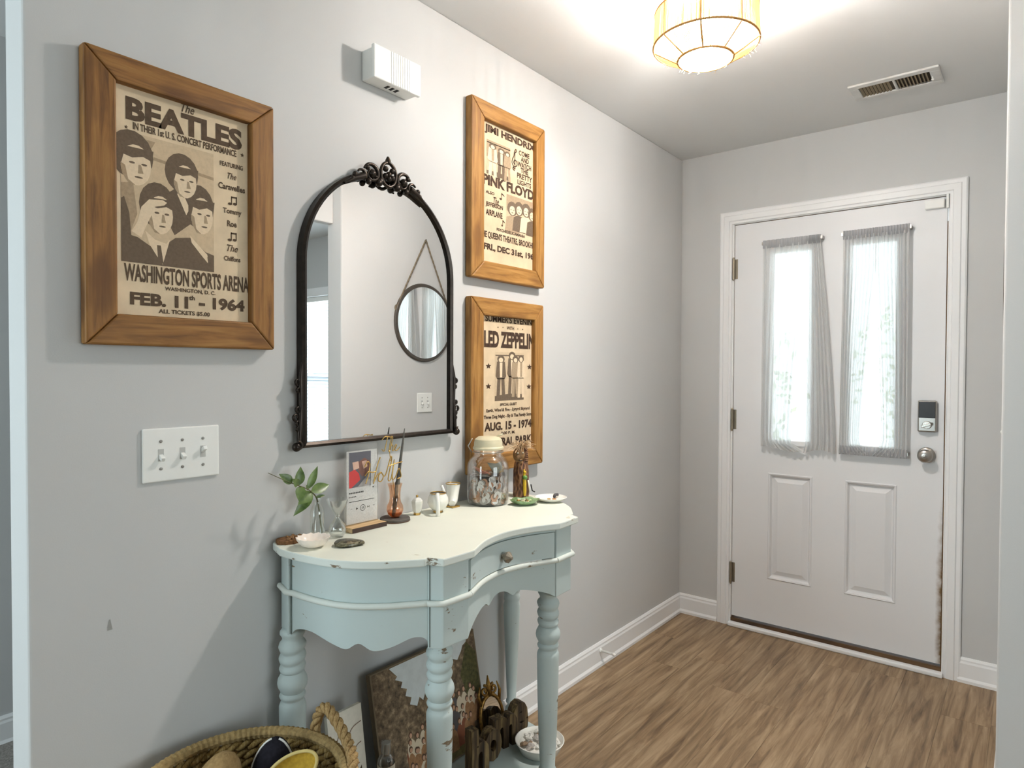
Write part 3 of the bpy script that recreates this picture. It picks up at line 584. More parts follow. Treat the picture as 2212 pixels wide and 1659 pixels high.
for k in (-1, 1):
    b = B()
    for (dy, dz, r_, tn, a0, d_, th) in ((.058, -.006, .029, 1.5, PI/2-k*1.2, k, .0062), (.092, -.018, .017, 1.4, PI/2-k*1.0, k, .005), (.046, -.020, .014, 1.3, -PI/2, -k, .0048)):
        scroll(b, (YM+k*dy, zc+dz), r_, tn, a0, d_, th)
    b.sphere((0.033, YM+k*.058, zc-.006), .012, 10, 6); b.sphere((0.033, YM+k*.075, zc+.008), .0075, 8, 6); b.sphere((0.032, YM+k*.116, zc-.020), .008, 8, 6); b.sphere((0.032, YM+k*.124, zc-.032), .0065, 8, 6)
    b.tube([(0.031, YM+k*.085, zc-.018), (0.031, YM+k*.115, zc-.030), (0.030, YM+k*.150, zc-.052)], [.011, .009, .004], 8); b.sphere((0.032, YM+k*.034, zc-.026), .011, 8, 6); b.sphere((0.032, YM+k*.07, zc-.030), .009, 8, 6)
    b.obj('crest_scroll', M_black, t, smooth=50)
    b = B(); ye = YM+k*(RM+.008); x = 0.024
    b.tube([(x, ye-k*.004, ZB+.215), (x, ye+k*.002, ZB+.17), (x, ye, ZB+.10), (x, ye+k*.004, ZB+.04), (x, ye+k*.008, ZB)], [.003, .007, .006, .008, .006], 8)
    for (dz, l, r_) in ((.165, .014, .010), (.145, .010, .008), (.095, .014, .009), (.075, .024, .011), (.060, .014, .008), (.045, .012, .008)): scroll(b, (ye+k*l*.6, ZB+dz), r_, 0.9, -PI/2, k, .0042, x)
    b.sphere((x, ye+k*.014, ZB-.002), .012, 10, 8); scroll(b, (ye+k*.014, ZB), .013, .9, PI/2, k, .004, x+.008)
    b.obj('corner_scroll', M_black, t, smooth=50)

# ------------------------------------------------------------------ door chime box
t = thing('door_chime', 'white ribbed door chime box high on the wall above the mirror', 'door chime', (0, -2.06, 2.112))
B().box(0.0, 0.044, -2.146, -1.980, 2.116, 2.200).obj('body', M_plast, t, bevel=0.003)
B().box(0.047, 0.060, -2.151, -1.976, 2.112, 2.205).obj('cover', M_plast, t, bevel=0.003)
B().box(0.044, 0.047, -2.143, -1.983, 2.119, 2.197).obj('seam', plain('grey_seam', C(150, 150, 146), 0.7), t)
for k in range(9): B().box(0.0598, 0.0612, -2.090+k*.0085, -2.0865+k*.0085, 2.114, 2.203).obj('rib', M_plast, t)
for k in range(3): B().box(0.018, 0.036, -2.082+k*.017, -2.073+k*.017, 2.1150, 2.1165).obj('sound_slot', M_dark, t)

# ------------------------------------------------------------------ switch plates
def switch_plate(name, label, cat, gangs, x, yc, zc, sgn, h=0.117):
    wd = 0.046*gangs+0.030; t = thing(name, label, cat, (x, yc, zc-h/2)); X = lambda d: x+sgn*d
    def bx(a, c, *r): return B().box(min(X(a), X(c)), max(X(a), X(c)), *r)
    bx(0, .006, yc-wd/2, yc+wd/2, zc-h/2, zc+h/2).obj('plate', M_plast, t, bevel=0.003, seg=3)
    for g in range(gangs):
        yy = yc+(g-(gangs-1)/2)*0.046
        bx(.0058, .0066, yy-.006, yy+.006, zc-.013, zc+.013).obj('toggle_slot', plain('slot_grey', C(190, 190, 186), 0.6), t)
        sg = -1 if (g < 2) else 1
        tg = B().box(0, 0.016, -.0042, .0042, -.0045, .0045); M_ = Matrix.Translation((X(.004), yy, zc-sg*(-.002)))@Matrix.Scale(sgn, 4, (1, 0, 0))@Matrix.Rotation(-sg*0.5, 4, 'Y'); tg.xf(M_).obj('toggle', M_plast, t, bevel=0.0012)
        for dz in (-.030, .030):
            sc = B().lathe([(.0035, 0), (.0035, .001), (.002, .0016)], 10).xf(Matrix.Translation((X(.006), yy, zc+dz))@Matrix.Rotation(sgn*PI/2, 4, 'Y')).obj('screw', M_steel, t)
    return t
switch_plate('light_switch', 'white three toggle light switch plate below the big concert poster', 'light switch', 3, 0.0, -2.649, 1.116, 1)
switch_plate('light_switch', 'white two gang switch plate on the far wall, seen in the arched mirror', 'light switch', 2, WX, -0.58, 1.112, -1)

# round mirror opposite, seen in the arched mirror
M_grope = plain('grey_brown_rope', C(128, 114, 96), .9, 0, .2, .2, 150, .4)
t = thing('round_mirror', 'round mirror hung on a rope from the far wall, seen in the arched mirror', 'mirror', (WX, -0.585, 1.355))
yc, zc, R_ = -0.585, 1.592, 0.222
B().lathe([(R_-.004, 0), (R_-.004, .010)], 64).xf(Matrix.Translation((WX-.002, yc, zc))@Matrix.Rotation(-PI/2, 4, 'Y')).obj('mirror_glass', M_mirror, t)
rg = B(); pr = [(R_-.008, .0122), (R_-.004, .0128), (R_+.008, .0122), (R_+.013, .006), (R_+.014, .001), (R_-.002, .001)]
rg.lathe(pr, 64, cap0=False, cap1=False).xf(Matrix.Translation((WX, yc, zc))@Matrix.Rotation(-PI/2, 4, 'Y')); rg.obj('rim', plain('dark_hide_rim', C(70, 62, 54), 0.5), t, smooth=40)
for k in (-1, 1):
    a = (WX-.0056, yc+k*.215, zc+.085); c = (WX-.0056, yc+.012, 2.092); pts = [tuple(Vector(a).lerp(Vector(c), i/30)) for i in range(31)]
    B().tube(pts, [.0042+.0012*(i % 2) for i in range(31)], 7).obj('rope', M_grope, t, smooth=0)
    B().sphere((WX-.0045, yc+k*.222, zc+.075), .014, 10, 8, .3, .8, 1.3).obj('rope_knot', M_grope, t, smooth=0)
B().tube([(WX-.001, yc+.012, 2.092), (WX-.010, yc+.012, 2.094)], .003, 8).obj('hook', M_black, t)

# ------------------------------------------------------------------ ceiling lamp
LX, LY = 0.71, -1.434
t = thing('ceiling_lamp', 'round string wound ceiling lamp, glowing, near the front door', 'ceiling lamp', (LX, LY, H))
M_jute = sheer('jute_string', C(248, 224, 178), 0.0, 0.5); M_wire = plain('tan_wire_ring', C(190, 138, 72), 0.6)
B().lathe([(.060, H-.014), (.066, H-.006), (.066, H)], 32, LX, LY).obj('ceiling_plate', M_plast, t, smooth=40)
B().tube([(LX, LY, H-.014), (LX, LY, H-.074)], .016, 14).obj('socket', M_plast, t, smooth=40)
R1, R2, R3, ZT, ZM, ZL = .148, .152, .080, 2.374, 2.278, 2.234
for r_, z_ in ((R1, ZT), (R2, ZM), (R3, ZL)): B().tube([(LX+r_*math.cos(a*PI/32), LY+r_*math.sin(a*PI/32), z_) for a in range(64)], .0032, 8, True).obj('ring', M_wire, t, smooth=0)
random.seed(2)
def strings(ra, za, rb, zb, n, r, nm):
    b = B()
    for i in range(n):
        a = 2*PI*(i+random.uniform(-.06, .06))/n; da = random.uniform(-.01, .01); rr = r*random.uniform(.92, 1.08)
        b.tube([(LX+ra*math.cos(a), LY+ra*math.sin(a), za), (LX+rb*math.cos(a+da), LY+rb*math.sin(a+da), zb)], rr, 4, caps=False)
    return stuff(b.obj(nm, M_jute, t, smooth=0))
strings(R1, ZT, R2, ZM, 250, .0014, 'side_strings'); strings(R2, ZM, R3, ZL, 170, .0010, 'lower_strings'); strings(R3, ZL, R3, ZT, 70, .0006, 'inner_strings')
for k in range(8):
    a = k*PI/4+.3; B().tube([(LX+R1*math.cos(a), LY+R1*math.sin(a), ZT), (LX+R2*math.cos(a), LY+R2*math.sin(a), ZM), (LX+R3*math.cos(a), LY+R3*math.sin(a), ZL)], .0022, 6).obj('rib', M_wire, t)
random.seed(12); fz_ = B()
for i in range(70):
    a = random.uniform(0, 6.28); r_ = random.choice([R3, R2, R2]); z_ = ZL if r_ == R3 else ZM; p = Vector((LX+r_*math.cos(a), LY+r_*math.sin(a), z_)); q = p+Vector((random.uniform(-.01, .01), random.uniform(-.01, .01), -random.uniform(.004, .016)))
    fz_.tube([p, (p+q)/2+Vector((random.uniform(-.006, .006), random.uniform(-.006, .006), 0)), q], .0005, 3, caps=False)
stuff(fz_.obj('frayed_fibres', M_jute, t))
def bulb_mesh(): return B().lathe([(.013, 2.372), (.018, 2.358), (.036, 2.338), (.046, 2.312), (.041, 2.288), (.022, 2.270), (.004, 2.265)], 20, LX, LY)
bulb_mesh().obj('bulb', emit('lamp_glow', (1.0, 0.955, 0.905, 1), BULB), t, smooth=50)

# ------------------------------------------------------------------ ceiling vent
t = thing('ceiling_vent', 'white ceiling air vent with two banks of louvres, above the front door', 'vent', (1.045, -.37, H))
VX0, VX1, VY0, VY1 = .893, 1.200, -.455, -.285
B().box(VX0, VX1, VY0, VY0+.032, H-.009, H).box(VX0, VX1, VY1-.032, VY1, H-.009, H).box(VX0, VX0+.034, VY0+.032, VY1-.032, H-.009, H).box(VX1-.034, VX1, VY0+.032, VY1-.032, H-.009, H).box(1.043, 1.053, VY0+.032, VY1-.032, H-.009, H).obj('frame', plain('vent_paint', C(214, 213, 210), .5), t, bevel=.003)
B().box(VX0+.03, VX1-.03, VY0+.03, VY1-.03, H-.0015, H-.0005).obj('duct_opening', plain('duct_shade_brown', C(62, 50, 36), .9), t)  # flat dark sheet painted as the shade inside the duct
for bank in (0, 1):
    x0 = (VX0+.040) if bank == 0 else 1.059; sl = None
    for k in range(9):
        xx = x0+k*.0118
        q = B().box(-.0045, .0045, VY0+.034, VY1-.034, -.0006, .0006).xf(Matrix.Translation((xx, 0, H-.005))@Matrix.Rotation(-.55 if bank == 0 else .75, 4, 'Y'))
        q.obj('louvre', plain('brown_louvre', C(150, 134, 108), .7), t) if k == 0 and bank == 0 else q.obj('louvre', bpy.data.materials['brown_louvre'], t)  # louvres browner and darker than the frame
lv = B().tube([(VX1-.028, -.37, H-.008), (VX1-.028, -.37, H-.018)], .003, 8); lv.sphere((VX1-.028, -.37, H-.019), .005, 8, 6); lv.obj('lever', M_plast, t)
# spring door stop
t = thing('door_stop', 'white spring door stop screwed to the left baseboard', 'door stop', (.012, -.845, .075))
B().lathe([(.011, 0), (.010, .004), (.006, .006)], 14).xf(Matrix.Translation((.012, -.845, .070))@Matrix.Rotation(PI/2, 4, 'Y')).obj('base', M_plast, t)
B().tube([(.018+.058*i/120, -.845+.0045*math.cos(i*.9), .070+.0045*math.sin(i*.9)) for i in range(121)], .0013, 5).obj('spring', M_plast, t, smooth=0)
B().sphere((.080, -.845, .070), .0075, 10, 8, 1.2).obj('rubber_tip', M_plast, t, smooth=0)
# small scuff left by a knock in the wall paint
struct(B().grid(lambda u, v_: (.0007, -2.796+(u-.5)*.010*(1-v_*.8), .762+.022*v_), 3, 4).obj('trim_scuff', plain('wall_scuff', C(160, 159, 155), .9)))
# ------------------------------------------------------------------ console table
TY, TZ = -1.975, 0.870
half = [(0.0, .452), (.070, .474)]+[tuple(p[:2]) for p in spline([(.070, .474, 0), (.150, .469, 0), (.226, .455, 0), (.283, .430, 0), (.340, .386, 0), (.384, .333, 0), (.402, .308, 0)], 4)][1:]+[(.398, .298), (.437, .283), (.441, .182)]
front = [tuple(p[:2]) for p in spline([(.441, .182, 0), (.405, .105, 0), (.389, .045, 0), (.385, 0, 0), (.389, -.045, 0), (.405, -.105, 0), (.441, -.182, 0)], 4)][1:-1]
TOP = [(x, -u) for x, u in half]+[(x, -u) for x, u in front]+[(x, u) for x, u in reversed(half)]
TOP = [(max(x, 0.003), TY+u) for x, u in TOP]
tb = thing('console_table', 'pale blue painted console table with a curved front and turned legs', 'console table', (0.2, TY, 0))
b = B().prism(TOP, TZ-.019, TZ, 'z'); b.mi = [1 if k != 1 else 0 for k in range(len(b.f))]; b.obj('tabletop', [M_top, M_bead], tb, bevel=.003, seg=2)  # top face creamier than the sides of the board
AT, AB, MZ = TZ-.019, .652, .760
def apr(x, u): return (x, TY+u)
sidec = [(.078, .447), (.150, .444), (.220, .432), (.275, .408), (.328, .364), (.370, .313), (.392, .284)]
cs = [tuple(p[:2]) for p in spline([(a, c, 0) for a, c in sidec], 6)]
def pick(curve, s):
    f = s*(len(curve)-1); i = min(int(f), len(curve)-2); t = f-i
    return (curve[i][0]*(1-t)+curve[i+1][0]*t, curve[i][1]*(1-t)+curve[i+1][1]*t)
def lerpk(keys, s):
    P = [tuple(p[:2]) for p in spline([(a, c, 0) for a, c in keys], 6)]
    for (a, c), (d, e) in zip(P, P[1:]):
        if a <= s <= d+1e-9: return c+(e-c)*((s-a)/(d-a) if d > a else 0)
    return P[-1][1]
kb = [(0, .655), (.07, .674), (.18, .680), (.34, .664), (.44, .657), (.52, .672), (.60, .655), (.70, .662), (.82, .680), (.93, .676), (1, .656)]
fb = [(0, .654), (.10, .676), (.20, .690), (.27, .692), (.315, .684), (.40, .699), (.50, .704), (.60, .699), (.685, .684), (.73, .692), (.80, .690), (.90, .676), (1, .654)]
fc = [(.423, -.184), (.389, -.105), (.374, -.045), (.370, 0), (.374, .045), (.389, .105), (.423, .184)]
fcs = [tuple(p[:2]) for p in spline([(a, c, 0) for a, c in fc], 6)]
def panel(name, curve, zlo, zhi, sgn, nu, nv, th, push=0.0):
    k = []; m = nu+1
    for lay in (0, 1):
        for j in range(nv+1):
            for i in range(nu+1):
                s_ = i/nu; x, u = pick(curve, s_); x2, u2 = pick(curve, min(1, s_+.01)); x1, u1 = pick(curve, max(0, s_-.01)); tx, tu = x2-x1, u2-u1; L_ = math.hypot(tx, tu) or 1
                nx, nu_ = -tu/L_, tx/L_
                if nx*x+nu_*u < 0 and sgn is None: nx, nu_ = -nx, -nu_
                if sgn is None and nx < 0: nx, nu_ = -nx, -nu_
                d = push-th*lay; lo = zlo(s_); z_ = lo+(zhi-lo)*j/nv
                x_, u_ = x+nx*d, u+nu_*d
                if sgn is not None: u_ *= sgn
                k.append((x_, TY+u_, z_))
    N = m*(nv+1); fs = []
    for j in range(nv):
        for i in range(nu):
            a = j*m+i; fs.append((a, a+1, a+m+1, a+m)); fs.append((N+a, N+a+m, N+a+m+1, N+a+1))
    for i in range(nu): fs.append((i, N+i, N+i+1, i+1)); a = nv*m+i; fs.append((a, a+1, N+a+1, N+a))
    for j in range(nv): a = j*m; fs.append((a, a+m, N+a+m, N+a)); a = j*m+nu; fs.append((a, N+a, N+a+m, a+m))
    return B().add(k, fs).obj(name, M_body, tb, smooth=35)
for sg in (-1, 1):
    cc = [(x, u) for x, u in cs]
    panel('side_panel', [(x, u) for x, u in cc], lambda s_: lerpk(kb, s_), AT, sg, 60, 3, .016)
panel('front_apron', fcs, lambda s_: lerpk(fb, s_), MZ, None, 60, 2, .016)
panel('rail', fcs, lambda s_: .842, AT, None, 36, 1, .016)
dr = panel('drawer', [pick(fcs, .015+.97*i/40) for i in range(41)], lambda s_: .769, .841, None, 40, 2, .018, .004)
kb_ = B().lathe([(.006, 0), (.006, .007), (.011, .010), (.0155, .017), (.0155, .022), (.011, .026), (.007, .030), (.004, .034)], 9).xf(Matrix.Translation((.374, TY+.005, .802))@Matrix.Rotation(PI/2, 4, 'Y'))
lab(kb_.obj('drawer_knob', plain('aged_pewter', C(172, 162, 146), .35, .7, .5, .2, 90), dr), 'faceted dark metal drawer knob')
for sg in (-1, 1):
    P = [(.392, .290), (.421, .268), (.426, .186), (.380, .180), (.362, .262)]
    B().prism([(x, TY+sg*u) for x, u in P], AB, AT, 'z').obj('corner_post', M_body, tb, bevel=.0025)
    P = [(.012, .434), (.074, .455), (.080, .430), (.070, .400), (.012, .395)]
    B().prism([(x, TY+sg*u) for x, u in P], AB, AT, 'z').obj('back_post', M_body, tb, bevel=.0025)
    B().tube([(.012, TY+sg*.438, MZ), (.072, TY+sg*.457, MZ)]+[(x+.004, TY+sg*(u+.004), MZ) for x, u in cs[1:-1]]+[(.401, TY+sg*.291, MZ), (.425, TY+sg*.272, MZ), (.429, TY+sg*.184, MZ)], .0075, 10).obj('moulding', M_bead, tb, smooth=50)
    for (x, u) in ((.079, .4485), (.3955, .2875)):
        B().box(x-.0012, x+.0012, TY+sg*u-.0012, TY+sg*u+.0012, AB+.004, AT).obj('joint_shadow_gap', plain('joint_shade_grey', C(112, 122, 118), .8), tb)  # solid sliver coloured as the shade in the joint
B().tube([(x+.005, TY+u, MZ) for x, u in fcs], .0075, 10).obj('moulding', M_bead, tb, smooth=50)
B().box(.004, .018, TY-.40, TY+.40, .69, AT).obj('back_rail', M_body, tb)
def turned(x, y, tilt):
    pr = [(.024, .662), (.030, .654), (.030, .648), (.025, .640), (.025, .632), (.031, .626), (.0335, .619), (.031, .611), (.0265, .606), (.0265, .602), (.031, .596), (.033, .590), (.031, .583), (.0265, .578), (.0265, .575), (.030, .570), (.032, .565), (.030, .558), (.0265, .553),
          (.030, .546), (.035, .536), (.0365, .527), (.035, .517), (.030, .507), (.027, .502), (.0305, .498), (.032, .494), (.0305, .489), (.026, .484), (.026, .481), (.030, .476), (.0325, .468), (.0325, .460), (.031, .36), (.027, .22), (.022, .130), (.026, .124), (.026, .118), (.020, .112), (.028, .104), (.028, .084), (.021, .070), (.025, .045), (.018, 0)]
    b = B(); b.lathe([(r, z) for r, z in reversed(pr)], 28, x, y)
    for i, (vx, vy, vz) in enumerate(b.v):
        if .550 < vz < .628: a = math.atan2(vy-y, vx-x); b.v[i] = (vx, vy, vz+.0055*math.sin(a-tilt)*min(1, (vz-.550)/.01, (.628-vz)/.006))
    return b.obj('leg', M_body, tb, smooth=60)
turned(.367, TY-.226, .6); turned(.378, TY+.214, .9); turned(.055, TY-.430, .4)
lab(B().lathe([(.016, 0), (.020, .05), (.016, .085), (.022, .094), (.022, .104), (.014, .112), (.014, .118), (.020, .124), (.020, .130), (.016, .138), (.020, .22), (.028, .42), (.0305, .47), (.026, .485), (.030, .495), (.030, .505), (.026, .512), (.029, .522), (.033, .54), (.033, .56), (.028, .64), (.026, .66)], 24, .050, TY+.452).obj('leg', M_body, tb, smooth=60), 'plainer tapered back leg')
SH = []
for x, y in TOP: u = y-TY; SH.append((max(.012, x*.90), TY+u*.90))
B().prism(SH, .084, .1, 'z').obj('lower_shelf', M_body, tb, bevel=.003)

# ------------------------------------------------------------------ on the table top
def lth(b, prof, x, y, z, n=32, **k): return b.lathe([(r, z+h) for r, h in prof], n, x, y, **k)
# shell dish
def shell(b, x, y, z, r, h, n=40, lobes=14, inner=True):
    vs = []; fs = []; rows = [(0.35, 0), (.7, .25), (.92, .7), (1.0, 1.0), (.96, 1.0), (.86, .7), (.62, .32), (.2, .16)]
    for k, h_ in rows:
        for i in range(n): a = 2*PI*i/n; q = 1+(.05*k*k)*math.cos(lobes*a); vs.append((x+r*k*q*math.cos(a), y+r*k*q*math.sin(a), z+h*h_+(.0015*math.cos(lobes*a) if h_ == 1 else 0)))
    for j in range(len(rows)-1):
        for i in range(n): fs.append((j*n+i, j*n+(i+1) % n, (j+1)*n+(i+1) % n, (j+1)*n+i))
    fs.append(tuple(range(n-1, -1, -1))); fs.append(tuple((len(rows)-1)*n+i for i in range(n))); return b.add(vs, fs)
o = shell(B(), .118, -2.388, TZ, .040, .025).obj('shell_dish', plain('pearly_shell', C(244, 232, 220), .3, 0, .5, .03), None, (.118, -2.388, TZ), smooth=50); tag(o, 'scalloped white shell dish at the left end of the table top', 'dish')
b = B(); P = [(.010, -2.418), (.030, -2.432), (.050, -2.426), (.060, -2.402), (.056, -2.372), (.040, -2.358), (.018, -2.366), (.008, -2.390)]
P = [tuple(q[:2]) for q in spline([(a, c, 0) for a, c in P], 4, True)]; random.seed(4)
b.prism([(x+random.uniform(-.002, .002), y+random.uniform(-.002, .002)) for x, y in P], TZ, TZ+.010, 'z')
o = thing('bark_slice', 'rough brown slice of bark at the wall behind the shell dish', 'bark', (.035, -2.395, TZ)); b.obj('bark_edge', plain('rough_bark', C(128, 92, 62), .95, 0, .2, .3, 120, .6), o, bevel=.002)
g = B()
for i in range(26):
    a = random.uniform(0, 6.28); r_ = random.uniform(0, .018); g.sphere((.035+r_*math.cos(a), -2.395+r_*1.5*math.sin(a), TZ+.011), random.uniform(.003, .006), 6, 4)
stuff(g.obj('dry_moss', plain('dry_moss_brown', C(150, 116, 84), .95, 0, .1, .3, 200, .8), o, smooth=0))
# dark teardrop stone box
b = B(); P = [(-.032, 0), (-.026, -.022), (-.006, -.030), (.018, -.022), (.042, 0), (.018, .022), (-.006, .030), (-.026, .022)]
P = [tuple(q[:2]) for q in spline([(a, c, 0) for a, c in P], 5, True)]; n = len(P); vs = []; fs = []
for sc_, zz in ((.84, 0), (1, .004), (1, .008), (.94, .0105), (.6, .013), (.2, .014)): vs += [(p[0]*sc_, p[1]*sc_, zz) for p in P]
for k in range(5):
    for i in range(n): fs.append((k*n+i, k*n+(i+1) % n, (k+1)*n+(i+1) % n, (k+1)*n+i))
fs += [tuple(range(n-1, -1, -1)), tuple(5*n+i for i in range(n))]; st = NT('banded_dark_stone'); v = st.coords((1, 1, 1)); st.col(st.ramp(st.noise(v, 60, 5, .6, 1.5), [(.35, C(40, 37, 28)), (.52, C(78, 72, 50)), (.70, C(126, 120, 96))])); M_st = st.set(.22, 0, .5)
b.add(vs, fs).xf(Matrix.Translation((.170, -2.325, TZ))@Matrix.Rotation(.75, 4, 'Z'))
o = tag(b.obj('stone_dish', M_st, None, (.170, -2.325, TZ), smooth=35), 'dark polished teardrop stone beside the shell dish', 'stone')
# bottle vase with twig
M_water = glassy('thin_clear_vase', (.97, .98, .975, 1), .04)
def hollow(b, prof, x, y, z, n=32, th=.0014): 
    inner = [(max(r-th, .0005), h+(th if i == 0 else 0)) for i, (r, h) in enumerate(prof)]
    return b.lathe([(r, z+h) for r, h in prof]+[(r, z+h) for r, h in reversed(inner)], n, x, y)
t = thing('bud_vase', 'clear bottle vase with a leafy green twig, against the wall', 'vase', (.040, -2.322, TZ))
hollow(B(), [(.017, 0), (.019, .004), (.019, .062), (.017, .074), (.010, .084), (.0085, .092), (.010, .100)], .040, -2.322, TZ).obj('glass_body', M_water, t, smooth=40)
tw = thing('leafy_twig', 'green leafy twig leaning out of the clear bottle vase', 'twig', (.040, -2.322, TZ+.006))
M_stem = plain('twig_brown_green', C(92, 90, 52), .7); M_leaf = NT('glossy_green_leaf'); v = M_leaf.coords((1, 1, 1)); M_leaf.col(M_leaf.ramp(M_leaf.noise(v, 45, 3), [(.3, C(58, 82, 34)), (.7, C(112, 134, 72))])); M_leaf = M_leaf.set(.35, 0, .5)
main = [tuple(p) for p in spline([(.046, -2.312, TZ+.008), (.044, -2.318, TZ+.06), (.040, -2.323, TZ+.098), (.050, -2.345, .990), (.060, -2.368, 1.004), (.066, -2.404, 1.020), (.068, -2.430, 1.032), (.072, -2.480, 1.058)], 6)]
B().tube(main, [.0022-.0014*i/len(main) for i in range(len(main))], 6).obj('stem', M_stem, tw, smooth=0)
def leaf(b, base, d, L_, w_, nrm, curl=.15):
    d = Vector(d).normalized(); nrm = Vector(nrm); s_ = d.cross(nrm).normalized(); nn = s_.cross(d).normalized(); base = Vector(base); vs = []; fs = []
    N = 7
    for i in range(N+1):
        t_ = i/N; wd = w_*math.sin(PI*min(1, .03+t_**.8*.97))*.5; c = base+d*(L_*t_)+nn*(-curl*L_*t_*t_)
        vs += [c-s_*wd+nn*wd*.35, c, c+s_*wd+nn*wd*.35]
    for i in range(N):
        for k in range(2): a = i*3+k; fs.append((a, a+1, a+4, a+3))
    return b.add(vs, fs)
lv = [((.066, -2.412, 1.024), (-.1, -.62, .55), .040, .024), ((.064, -2.392, 1.016), (.0, .15, 1), .046, .024), ((.058, -2.362, 1.002), (.1, .42, .9), .062, .020), ((.062, -2.385, 1.012), (.3, -.25, -.5), .040, .026), ((.064, -2.395, 1.016), (.2, -.3, .3), .030, .022), ((.050, -2.348, .992), (.1, .9, .22), .058, .028),
      ((.050, -2.346, .990), (.2, -.75, -.35), .050, .030), ((.048, -2.342, .985), (.1, -.8, -.62), .072, .026), ((.056, -2.360, 1.0), (.1, -.2, .4), .014, .010), ((.044, -2.330, .975), (.3, .8, .1), .026, .009)]
for p, d, L_, w_ in lv: leaf(B(), p, d, L_, w_, (1, -.35, .45)).obj('leaf', M_leaf, tw, smooth=0, flip=False)
# hourglass bud vase
o = hollow(B(), [(.013, 0), (.019, .006), (.0225, .016), (.021, .028), (.013, .040), (.0065, .049), (.006, .054), (.010, .062), (.019, .074), (.026, .088), (.029, .098)], .082, -2.290, TZ, 36).obj('hourglass_vase', M_water, None, (.082, -2.290, TZ), smooth=50); tag(o, 'clear waisted glass vase with a flared mouth, beside the music plaque', 'vase')
# music plaque
t = thing('music_plaque', 'clear acrylic music plaque with a small photo, on a wooden foot', 'plaque', (.06, -2.187, TZ))
lt = wood('pale_wood_foot', C(176, 138, 92), C(206, 172, 126), C(224, 196, 154), 'y', 2, .5, False, .05, False)
B().box(.040, .088, -2.247, -2.130, TZ, TZ+.013).obj('wood_foot', lt, t, bevel=.001); B().box(.0875, .0890, -2.247, -2.130, TZ+.0005, TZ+.0125).obj('foot_edge', plain('dark_brown_edge', C(66, 46, 36), .6), t)  # front edge of the foot darker than its top
M_frost = sheer('white_print_backing', C(244, 243, 240), .55, .3)
pq = B().box(.050, .0535, -2.245, -2.132, TZ+.013, 1.102).obj('acrylic_sheet', M_acr, t); B().box(.0536, .0538, -2.240, -2.136, TZ+.016, 1.084).obj('white_backing', M_frost, pq)
def pl(layer): return .0540+.0001*layer
b = B(); A_, C_, D_, E_ = -2.232, -2.158, .984, 1.080
def q2(pts, L_): return [(pl(L_), A_+(C_-A_)*p[0], E_-(E_-D_)*p[1]) for p in pts]
b.cur = 0; b.poly(q2([(0, 0), (1, 0), (1, 1), (0, 1)], 0)); b.cur = 1; b.poly(q2([(0, .55), (.25, .48), (.45, .62), (.5, .8), (.1, 1), (0, 1)], 1)); b.cur = 2; b.poly(q2([(.4, .3), (.7, .18), (.95, .3), (.9, .62), (.6, .72), (.42, .55)], 1)); b.cur = 3
b.poly(q2([(.15, .28), (.42, .26), (.46, .46), (.2, .5)], 2)); b.poly(q2([(.58, .28), (.8, .26), (.84, .44), (.66, .5)], 2)); b.cur = 4; b.poly(q2([(.4, .98), (.95, .62), (1, 1), (.1, 1)], 2))
b.obj('photo_print', [plain('photo_slate', C(92, 92, 100), .5), plain('photo_red', C(196, 62, 62), .5), plain('photo_brown', C(120, 84, 74), .5), plain('photo_skin', C(206, 170, 150), .5), plain('photo_grey', C(150, 146, 144), .5)], pq, flip=False)
b = B(); x = pl(1); y0_, y1_ = -2.232, -2.146
b.poly([(x, y0_, .9455), (x, y1_, .9455), (x, y1_, .9470), (x, y0_, .9470)])
for k in range(9): b.poly([(x, y0_+k*.0055, .968), (x, y0_+k*.0055+.0042, .968), (x, y0_+k*.0055+.0045, .972), (x, y0_+k*.0055+.0006, .972)])
for k in range(5): b.poly([(x, y0_+k*.005, .958), (x, y0_+k*.005+.0035, .958), (x, y0_+k*.005+.0035, .9605), (x, y0_+k*.005, .9605)])
yc_, zc_ = -2.186, .926
ring = [(math.cos(i*PI/12), math.sin(i*PI/12)) for i in range(25)]
for (a, c), (d, e) in zip(ring, ring[1:]): b.poly([(x, yc_+.0075*a, zc_+.0075*c), (x, yc_+.0088*a, zc_+.0088*c), (x, yc_+.0088*d, zc_+.0088*e), (x, yc_+.0075*d, zc_+.0075*e)])
for s_ in (-1, 1):
    b.poly([(x, yc_+s_*.0022-.0009, zc_-.003), (x, yc_+s_*.0022+.0009, zc_-.003), (x, yc_+s_*.0022+.0009, zc_+.003), (x, yc_+s_*.0022-.0009, zc_+.003)])
    b.poly([(x, yc_+s_*.021, zc_-.003), (x, yc_+s_*.016, zc_), (x, yc_+s_*.021, zc_+.003)] if s_ < 0 else [(x, yc_+.016, zc_-.003), (x, yc_+.021, zc_), (x, yc_+.016, zc_+.003)]); b.poly([(x, yc_+s_*.0225-.0007, zc_-.003), (x, yc_+s_*.0225+.0007, zc_-.003), (x, yc_+s_*.0225+.0007, zc_+.003), (x, yc_+s_*.0225-.0007, zc_+.003)])
    b.poly([(x, yc_+s_*.038-.003, zc_+.001), (x, yc_+s_*.038+.003, zc_+.001), (x, yc_+s_*.038+.003, zc_+.002), (x, yc_+s_*.038-.003, zc_+.002)])
ell(b, x, -2.150, .9785, .0022, .0022, 10)
stuff(b.obj('player_print', plain('black_print', C(60, 58, 56), .6), pq, flip=False))
